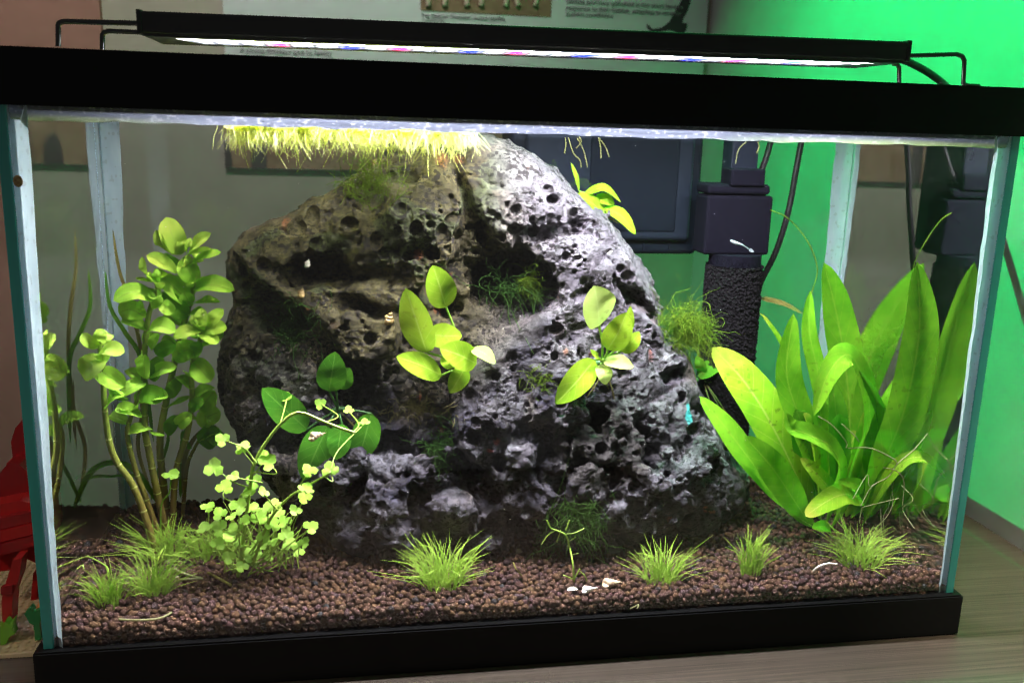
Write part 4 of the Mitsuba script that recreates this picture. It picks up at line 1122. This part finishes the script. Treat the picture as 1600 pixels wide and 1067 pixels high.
put('runner', join(m), 'clover_stem', CL, smooth=True); labels[CL + '__runner'] = {'label': 'thicket of thin runners at its foot', 'kind': 'stuff'}
CL2 = thing('seedling', 'single lobed leaf on a thin stalk in front of the stem plants', 'plant')
c = A(268, 743, .098); root = A(249, 812, .100); root[2] = SOIL - .002
v, f, uv = clover(c, .0056, (.05, -.28, 1), (.3, .9, 0), .4)
put('leaf', (v, f), 'clover_leaf', CL2, smooth=True, uv=uv)
put('stalk', tube(spline([root, A(252, 790, .099), A(264, 770, .098), c], 16), .0005, 6), 'petiole', CL2, smooth=True)


# --- grass tufts
def blades(cx, cy, wpx, hpx, n, lean=0.0, seed=0, mat_='grass_blade', spread=1.0, th=.00025):
    g = np.random.default_rng(seed); out = []
    o = AZ(cx, cy, SOIL)
    ww = wpx * mpp(o[1]) / 2; hh = hpx * mpp(o[1])
    for _ in range(n):
        a, r = g.uniform(0, 6.28), math.sqrt(g.random())
        b = o + np.array([math.cos(a) * r * ww * .5, math.sin(a) * r * ww * .35, 0]); b[2] = soil_z(b[0], b[1]) - .003
        h_ = hh * g.uniform(.3, 1.25) * (1 - .3 * r) + .002
        d = np.array([math.cos(a) * r * ww * .75 + g.normal(0, ww * .34) + lean * hh, math.sin(a) * r * ww * .5 + g.normal(0, ww * .3), 0]) * spread
        sag = g.uniform(0, .35) * h_
        p = spline([b, b + d * .32 + [0, 0, h_ * .62], b + d + [0, 0, h_ + .003 - sag]], 8)
        rad = th * g.uniform(.7, 1.15) * np.array([1, 1, .97, .93, .86, .75, .55, .18])
        v, f = tube(p, rad, 4)
        t = np.r_[np.repeat(np.linspace(0, 1, 8), 4), 0, 1]
        out.append((v, f, np.stack([0 * t + .9, t * .9], 1)))
    return join(out)


for cx, cy, w, h_, n, lean, lab in [
        (172, 938, 80, 62, 110, -.08, 'bright grass tuft nearest the front left corner of the tank'), (238, 922, 95, 68, 150, .05, 'grass tuft second from the left in the gravel'), (258, 868, 120, 62, 150, -.25, 'grass tuft behind the two left front tufts'), (325, 866, 110, 56, 130, .1, 'grass tuft at the foot of the lobed leaf plant'),
        (690, 910, 130, 82, 190, 0, 'dense bright grass tuft in front of the middle of the rock'), (1032, 902, 110, 66, 120, .05, 'grass tuft right of the two empty snail shells'), (1172, 893, 72, 90, 90, .08, 'narrow upright grass tuft, second from the right'), (1345, 876, 150, 68, 170, .05, 'wide grass tuft at the right below the sword plant')]:
    key = thing('grass_tuft', lab, 'grass', 'grass tufts planted in the gravel')
    v, f, uv = blades(cx, cy, w, h_, n, lean, seed=cx)
    k = put('blade', (v, f), 'grass_blade', key, smooth=True, uv=uv); labels[k] = {'kind': 'stuff'}
    o = AZ(cx, cy, SOIL); q = []
    for _ in range(5):
        a = rng.uniform(0, 6.28); L = rng.uniform(.6, 1.0) * w * mpp(o[1]) * .62
        dirn = np.array([math.cos(a), math.sin(a) * .5, 0])
        z0 = rng.uniform(.4, 1.0) * h_ * mpp(o[1])
        q.append(tube(spline([o + [0, 0, -.002], o + dirn * L * .4 + [0, 0, z0 * .7], o + dirn * L + [0, 0, z0 * .75]], 10), np.linspace(.0004, .0002, 10), 4))
    k = put('long_blade', join(q), 'grass_blade', key, smooth=True); labels[k] = {'kind': 'stuff'}
key = thing('grass_sprig', 'sparse pale sprig with a bare stem in front of the dark cave under the rock', 'plant')
m = [tube(spline([A(x, y, .022 + (y < 880) * .006) for x, y in p], 12), r, 5) for p, r in [([(897, 908), (895, 880), (890, 855), (884, 836), (868, 828)], .0006), ([(868, 828), (860, 824), (854, 812)], .0005), ([(884, 834), (898, 832), (913, 825)], .0004), ([(868, 828), (856, 836), (846, 850)], .0004),
     ([(884, 828), (890, 812)], .0004), ([(893, 866), (904, 864)], .0003), ([(897, 905), (906, 888)], .0004), ([(897, 905), (880, 898)], .0004), ([(918, 912), (914, 900), (906, 892)], .0004), ([(876, 828), (870, 846)], .0004), ([(890, 845), (900, 838)], .0003)]]
m = [(np.maximum(v, [0, 0, SOIL - .002]), f) for v, f in m]
put('stalk', join(m), 'clover_stem', key, smooth=True)


# --- moss
def moss(name, label, cx, cy, wx, wy, n, m, L=.010, th=.00022, droop=.4, yo=-.002, seed=0, wild=.35, cat='moss', Yfix=None, wisps=0):
    g = np.random.default_rng(seed + 100); out = []
    for i_ in range(n + wisps):
        x, y = cx + g.normal(0, wx / 2.4), cy + g.normal(0, wy / 2.4)
        Y = (rock_front(x, y)[1] if Yfix is None else Yfix + g.normal(0, .004)) + yo + g.uniform(-.003, .004)
        p = [A(x, y, Y)]
        d = g.normal(0, 1, 3); d[1] -= .5; d[2] -= droop; d /= np.linalg.norm(d)
        l_ = L * g.uniform(.5, 1.4) * (2.2 if i_ >= n else 1)
        for _ in range(5):
            p.append(p[-1] + d * l_ / 5); d = d + g.normal(0, wild, 3) + [0, 0, -.08]; d /= np.linalg.norm(d)
        out.append(tube(np.array(p), th * np.array([1, 1, .95, .85, .7, .3]) * g.uniform(.7, 1.3), 3))
    put(name, join(out), m, smooth=True); return tag(numbered_last(name), label, cat, kind='stuff')


def numbered_last(name):
    n = 0; k = name
    while True:
        nx = f'{name}_{n + 1:03d}'
        if nx not in scene: return k
        k, n = nx, n + 1


moss('moss_clump', 'upright dark green moss clump near the top of the rock under the floating plants', 578, 290, 50, 44, 200, 'moss_green', L=.013, droop=-1.3, wild=.15, seed=1, yo=-.006)
moss('moss_clump', 'dim moss patch on the left part of the rock', 458, 512, 40, 44, 260, 'moss_dark', seed=2, L=.011, wisps=20)
moss('moss_clump', 'trailing thin moss across the dark hollow in the rock', 796, 450, 60, 20, 70, 'moss_dark', seed=3, L=.018, droop=.1, yo=-.004, wisps=12)
moss('moss_clump', 'light green moss bit at the right lip of the dark hollow', 828, 440, 18, 22, 110, 'moss_green', seed=4, L=.010)
moss('moss_clump', 'yellowish moss sprig left of the pale broad leaved plant', 842, 588, 26, 24, 130, 'moss_green', seed=5, L=.011, wild=.5)
moss('moss_clump', 'dark moss patch on the lower middle of the rock', 688, 688, 32, 52, 260, 'moss_dark', seed=6, L=.011, wild=.5)
moss('moss_clump', 'brown green moss streak below the middle broad leaved plant', 655, 640, 60, 22, 200, 'moss_brown', seed=7, L=.010)
moss('moss_clump', 'hanging moss under the rock ledge above the cave', 905, 812, 48, 52, 420, 'moss_dark', seed=8, L=.014, droop=1.2, wisps=20)
moss('moss_clump', 'hairy olive moss at the right edge of the rock before the intake', 1072, 512, 42, 40, 620, 'moss_green', seed=9, L=.018, droop=.3, Yfix=.105, wild=.35, th=.00015, wisps=24)
moss('moss_clump', 'thin dark moss threads left of the cave', 865, 842, 34, 30, 120, 'moss_dark', seed=10, L=.012, Yfix=.066, wild=.5)


# --- floating plants with hanging roots
FL = thing('floating_plants', 'dense mat of bright yellow green floating plants with hanging roots at the surface', 'floating plants')
labels[FL]['kind'] = 'stuff'
g = np.random.default_rng(21)
lv, rt = [], []
for i_ in range(620):
    Y = .052 + .085 * g.random()**1.4
    x0, x1 = A(360, 200, Y)[0], A(738, 210, Y)[0]
    u = g.random(); x = x0 + (x1 - x0) * u
    c = np.array([x, Y, WATER + g.uniform(-.0022, .0012)])
    if i_ < 480:
        r = g.uniform(.0022, .0042); N = np.array([g.normal(0, .35), g.normal(0, .35), 1]); N /= np.linalg.norm(N)
        th_ = np.linspace(0, 2 * np.pi, 11)[:-1]
        a1 = np.cross(N, [1, 0, 0]); a1 /= np.linalg.norm(a1); b1 = np.cross(N, a1)
        v = np.vstack([[c + N * -.0006], c + (a1 * np.cos(th_)[:, None] + b1 * np.sin(th_)[:, None] * g.uniform(.8, 1)) * r * (1 + .06 * np.cos(3 * th_ + i_))[:, None]])
        f = np.array([[0, 1 + j, 1 + (j + 1) % 10] for j in range(10)])
        lv.append((v, f))
    for _ in range(3):
        L = g.uniform(.005, .0150) * (.75 + .5 * g.random()) * (1.55 if g.random() < .10 else 1)
        p = [c + [g.normal(0, .0022), g.normal(0, .0018), 0]]; d = np.array([g.normal(0, .42), g.normal(0, .3), -1])
        for _ in range(6):
            p.append(p[-1] + d / np.linalg.norm(d) * L / 6); d = d + g.normal(0, .14, 3) * [1, 1, .2]
        rt.append(tube(np.array(p), g.uniform(.00013, .00026) * np.array([1, 1, 1, .95, .9, .8, .5]), 3, cap=False))
k = put('leaf', join(lv), 'floating_leaf', FL, smooth=False); labels[k] = {'kind': 'stuff'}
k = put('root', join(rt), 'floating_root', FL, smooth=True); labels[k] = {'kind': 'stuff'}
hr = []
for px_, pts in [(0, [(883, 215), (884, 226), (882, 240)]), (1, [(905, 214), (908, 222), (900, 232)]), (2, [(935, 215), (938, 228), (939, 248)]), (3, [(888, 215), (896, 240), (906, 250), (908, 262)]), (4, [(902, 216), (912, 236), (918, 262)]), (5, [(936, 216), (946, 230), (952, 246)]), (6, [(1166, 222), (1154, 234), (1149, 256)]), (7, [(1184, 222), (1186, 230), (1182, 240)]), (8, [(1020, 218), (1040, 252), (1034, 250)])]:
    if px_ == 8: continue
    hr.append(tube(spline([A(x, y, .014) for x, y in pts], 10), .00032, 5))
put('hanging_root', join(hr), 'pale_root', smooth=True); tag('hanging_root', 'few single pale rootlets hanging from the surface right of the floating plants', 'roots', kind='stuff')
m = [leaf([A(x, y, .006) for x, y in p], w * mpp(.005), (0, -.8, .6), 'strap', nl=10, nw=2)[:2] for p, w in [([(82, 176), (105, 178), (126, 187)], 3.5), ([(174, 186), (186, 184), (192, 183)], 5), ([(198, 184), (206, 186), (214, 188)], 5), ([(318, 176), (326, 180), (333, 184)], 3)]]
put('floating_bit', join(m), 'clover_leaf', smooth=True); tag('floating_bit', 'loose bits of green leaf floating along the surface at the left', 'leaf bits', kind='stuff')


# ------------------------------------------------------------------ snails, fish, litter
def snail_shell(L, R0, axis, c, turns=5.5, n=130, k=12):
    axis = np.array(axis, float); axis /= np.linalg.norm(axis)
    a = np.cross(axis, [0, 0, 1.0]); a /= np.linalg.norm(a); b = np.cross(axis, a)
    t = np.linspace(0, 1, n); s = (1 - t) ** .9
    R = R0 * s
    p = c + axis * (L * t)[:, None] + (a * np.cos(turns * 6.283 * t)[:, None] + b * np.sin(turns * 6.283 * t)[:, None]) * (R * .45)[:, None]
    return tube(p, np.maximum(R * .62, R0 * .05), k)


for (px_, py_), L, R0, ax, lab, m_ in [((912, 921), .0085, .0024, (1, .1, .05), 'pale cone shaped snail shell lying on the gravel, left of the larger shell', 'shell_white'), ((945, 911), .0110, .0033, (1, .15, -.06), 'tan cone shaped snail shell lying on the gravel in front of the cave', 'shell')]:
    c = AZ(px_, py_, SOIL + .0015)
    put('snail_shell', snail_shell(L, R0, ax, c), m_, smooth=True); tag(numbered_last('snail_shell'), lab, 'snail shell')
c = AZ(886, 922, SOIL + .0008); put('shell_shard', leaf([c, c + [.003, 0, .0006], c + [.0062, .0003, .0002]], .0026, (0, -.5, 1), 'strap', cup=.6)[:2], 'shell_white', smooth=True); tag('shell_shard', 'white broken shell piece on the gravel left of the shells', 'shell piece')
Yl = rock_front(528, 640)[1] - .006 - .0185
c = A(486, 682, Yl)
put('snail', snail_shell(.0088, .0030, (1, .1, .22), c, 4.5), 'shell', smooth=True); tag('snail', 'tan snail sitting on a dark green leaf low on the rock', 'snail')
for (px_, py_), r_, lab in [((764, 305), .0030, 'small brown snail in a round hole near the top of the rock'), ((950, 398), .0032, 'pale snail in a hole on the upper right of the rock'), ((470, 457), .0026, 'small tan snail at the left hollow of the rock'), ((480, 411), .0022, 'tiny pale snail among the holes on the upper left of the rock'), ((607, 496), .0036, 'whitish bit of shell stuck on the left half of the rock')]:
    c = rock_front(px_, py_) + [0, -.001, 0]
    put('rock_snail', snail_shell(r_ * 1.9, r_, (.35, -.3, 1), c - np.array([.1, 0, .5]) * r_, 3.0, 60, 10), 'shell_white' if 'pale' in lab or 'white' in lab else 'snail_brown', smooth=True); tag(numbered_last('rock_snail'), lab, 'snail')
# fish
fx = spline([A(1141, 376, .118), A(1150, 380, .118), A(1160, 383, .118), A(1173, 391, .118)], 16)
fr2 = np.interp(np.linspace(0, 1, 16), [0, .1, .3, .55, .8, 1], [.0004, .0011, .0013, .0007, .0004, .0002])
fish = thing('small_fish', 'tiny silvery fish swimming in front of the black intake box', 'fish')
v, f = tube(fx, fr2, 10); put('body', (v, f), 'silver_fish', fish, smooth=True)
put('tail_fin', leaf([fx[-2], fx[-1], fx[-1] + (fx[-1] - fx[-3])], .0024, (0, -1, 0), 'heart', nl=6, nw=2)[:2], 'silver_fish', fish, smooth=True)
m = trimesh.creation.icosphere(1, .0005); m.vertices += fx[2] + [0, -.0009, .0003]; put('eye', m, 'black_metal', fish, smooth=True)
# litter
for pts, r, m_, lab in [([(186, 967), (205, 968), (240, 967), (258, 962), (268, 956)], .0006, 'pale_root', 'curved yellowish root lying on the gravel at the front left'), ([(325, 894), (345, 905), (361, 914)], .0008, 'strap_leaf_brown', 'straight brown stalk lying on the gravel beside the lobed leaf plant'),
                        ([(270, 888), (295, 898), (316, 903)], .0007, 'pale_root', 'pale stalk bit lying between the left grass tufts'), ([(284, 905), (300, 904), (316, 903)], .0006, 'pale_root', 'pale short stalk beside the left grass tufts'), ([(1270, 892), (1280, 884), (1294, 880), (1308, 881)], .0007, 'shell_white', 'curled whitish strip at the left of the right grass tuft'),
                        ([(802, 878), (806, 888), (815, 899)], .0004, 'strap_leaf_brown', 'reddish twig sticking up from the gravel in front of the cave'), ([(985, 950), (992, 947), (998, 944), (996, 950)], .0004, 'pale_root', 'tiny pale curl on the gravel near the front glass'), ([(131, 888), (128, 866), (168, 886), (160, 905)], .0004, 'grass_blade', 'long bent grass blade at the left glass')]:
    p = [AZ(x, y, SOIL + .0012 + (.006 * (y < 890) if 'twig' in lab or 'blade' in lab or 'strip' in lab else 0)) for x, y in pts]
    put('stalk_litter', tube(spline(p, 18), r, 6), m_, smooth=True); tag(numbered_last('stalk_litter'), lab, 'plant litter')

# specks drifting in the water and tiny bubbles under the surface
m = []
g = np.random.default_rng(77)
for i_ in range(70):
    c = np.array([g.uniform(.02, W - .02), g.uniform(.006, .10), g.uniform(.06, .28)])
    s_ = trimesh.creation.icosphere(0, g.uniform(.00014, .00030)); s_.vertices *= g.uniform(.6, 1.5, 3); s_.vertices += c; m.append(s_)
put('drifting_specks', join(m), 'shell_white', smooth=True); tag('drifting_specks', 'tiny pale specks drifting in the water', 'specks', kind='stuff')


# ------------------------------------------------------------------ brick toy left of the tank
toy = thing('brick_toy', 'red toy animal built of plastic bricks on a tan studded plate left of the tank', 'toy')
pl = AZ(64, 1022, .003)
x1, y0 = -.0085, AZ(0, 1030, 0)[1]
put('baseplate', box(-.16, x1, y0, .182, .0003, .003, .0005), 'brick_tan', toy, smooth=30)
st = []
for x in np.arange(x1 - .0025, -.11, -.0042):
    for y in np.arange(y0 + .0025, .180, .0042):
        c = trimesh.creation.cylinder(.0013, .0009, sections=10); c.apply_translation((x, y, .0034)); st.append(c)
k = put('stud', join(st), 'brick_tan', toy, smooth=40); labels[k] = {'kind': 'stuff'}
YB = .085
for nm, poly, y_0, y_1, m_ in [
        ('body', [(-60, 800), (-10, 790), (30, 782), (60, 788), (66, 850), (58, 880), (40, 872), (20, 890), (-60, 900)], .075, .115, 'brick_red'),
        ('shell_plate', [(-20, 815), (48, 800), (52, 815), (-20, 832)], .070, .080, 'brick_dark_red'), ('shell_plate', [(-20, 835), (50, 818), (54, 834), (-20, 852)], .068, .078, 'brick_red'), ('shell_plate', [(-20, 856), (52, 838), (56, 852), (-20, 874)], .066, .076, 'brick_dark_red'),
        ('claw', [(-10, 770), (0, 738), (14, 722), (30, 726), (42, 736), (52, 780), (30, 788), (0, 786)], .088, .104, 'brick_dark_red'), ('claw', [(20, 715), (17, 690), (24, 668), (38, 652), (50, 662), (44, 712), (34, 722)], .10, .116, 'brick_dark_red'),
        ('claw_joint', [(10, 724), (22, 716), (40, 722), (36, 734), (14, 736)], .095, .108, 'brick_red'),
        ('leg', [(20, 875), (34, 872), (30, 902), (20, 930), (17, 980), (4, 984), (2, 938), (6, 920)], .055, .066, 'brick_red'), ('leg_joint', [(1, 918), (19, 914), (19, 926), (1, 930)], .053, .057, 'brick_dark_red'),
        ('leg', [(52, 895), (60, 893), (60, 936), (48, 938)], .085, .095, 'brick_red'), ('leg', [(-30, 880), (-14, 880), (-24, 985), (-36, 985)], .055, .066, 'brick_red')]:
    v, f = prism(poly, y_0, y_1)
    put(nm, (v, f), m_, toy)
for i_, (poly, Y, m_, lab) in enumerate([([(-8, 1006), (-4, 985), (4, 988), (9, 976), (15, 982), (22, 974), (20, 990), (24, 996), (14, 1002), (10, 1012), (2, 1014)], .046, 'brick_lime', 'lime green plastic plant piece at the left edge of the tan plate'),
                                         ([(38, 962), (47, 953), (52, 960), (62, 956), (66, 966), (62, 978), (64, 1002), (55, 1005), (53, 980), (46, 976)], .048, 'brick_green', 'dark green plastic plant piece on the tan plate beside the tank'),
                                         ([(54, 951), (62, 948), (63, 957), (55, 958)], .052, 'brick_orange', 'small orange stud piece on top of the dark green plant piece')]):
    v, f = prism(poly, Y, Y + .006); dz = v[:, 2].min()
    if i_ < 2: v[:, 2] -= dz - .0032
    put('plant_piece', (v, f), m_); tag(numbered_last('plant_piece'), lab, 'toy piece')
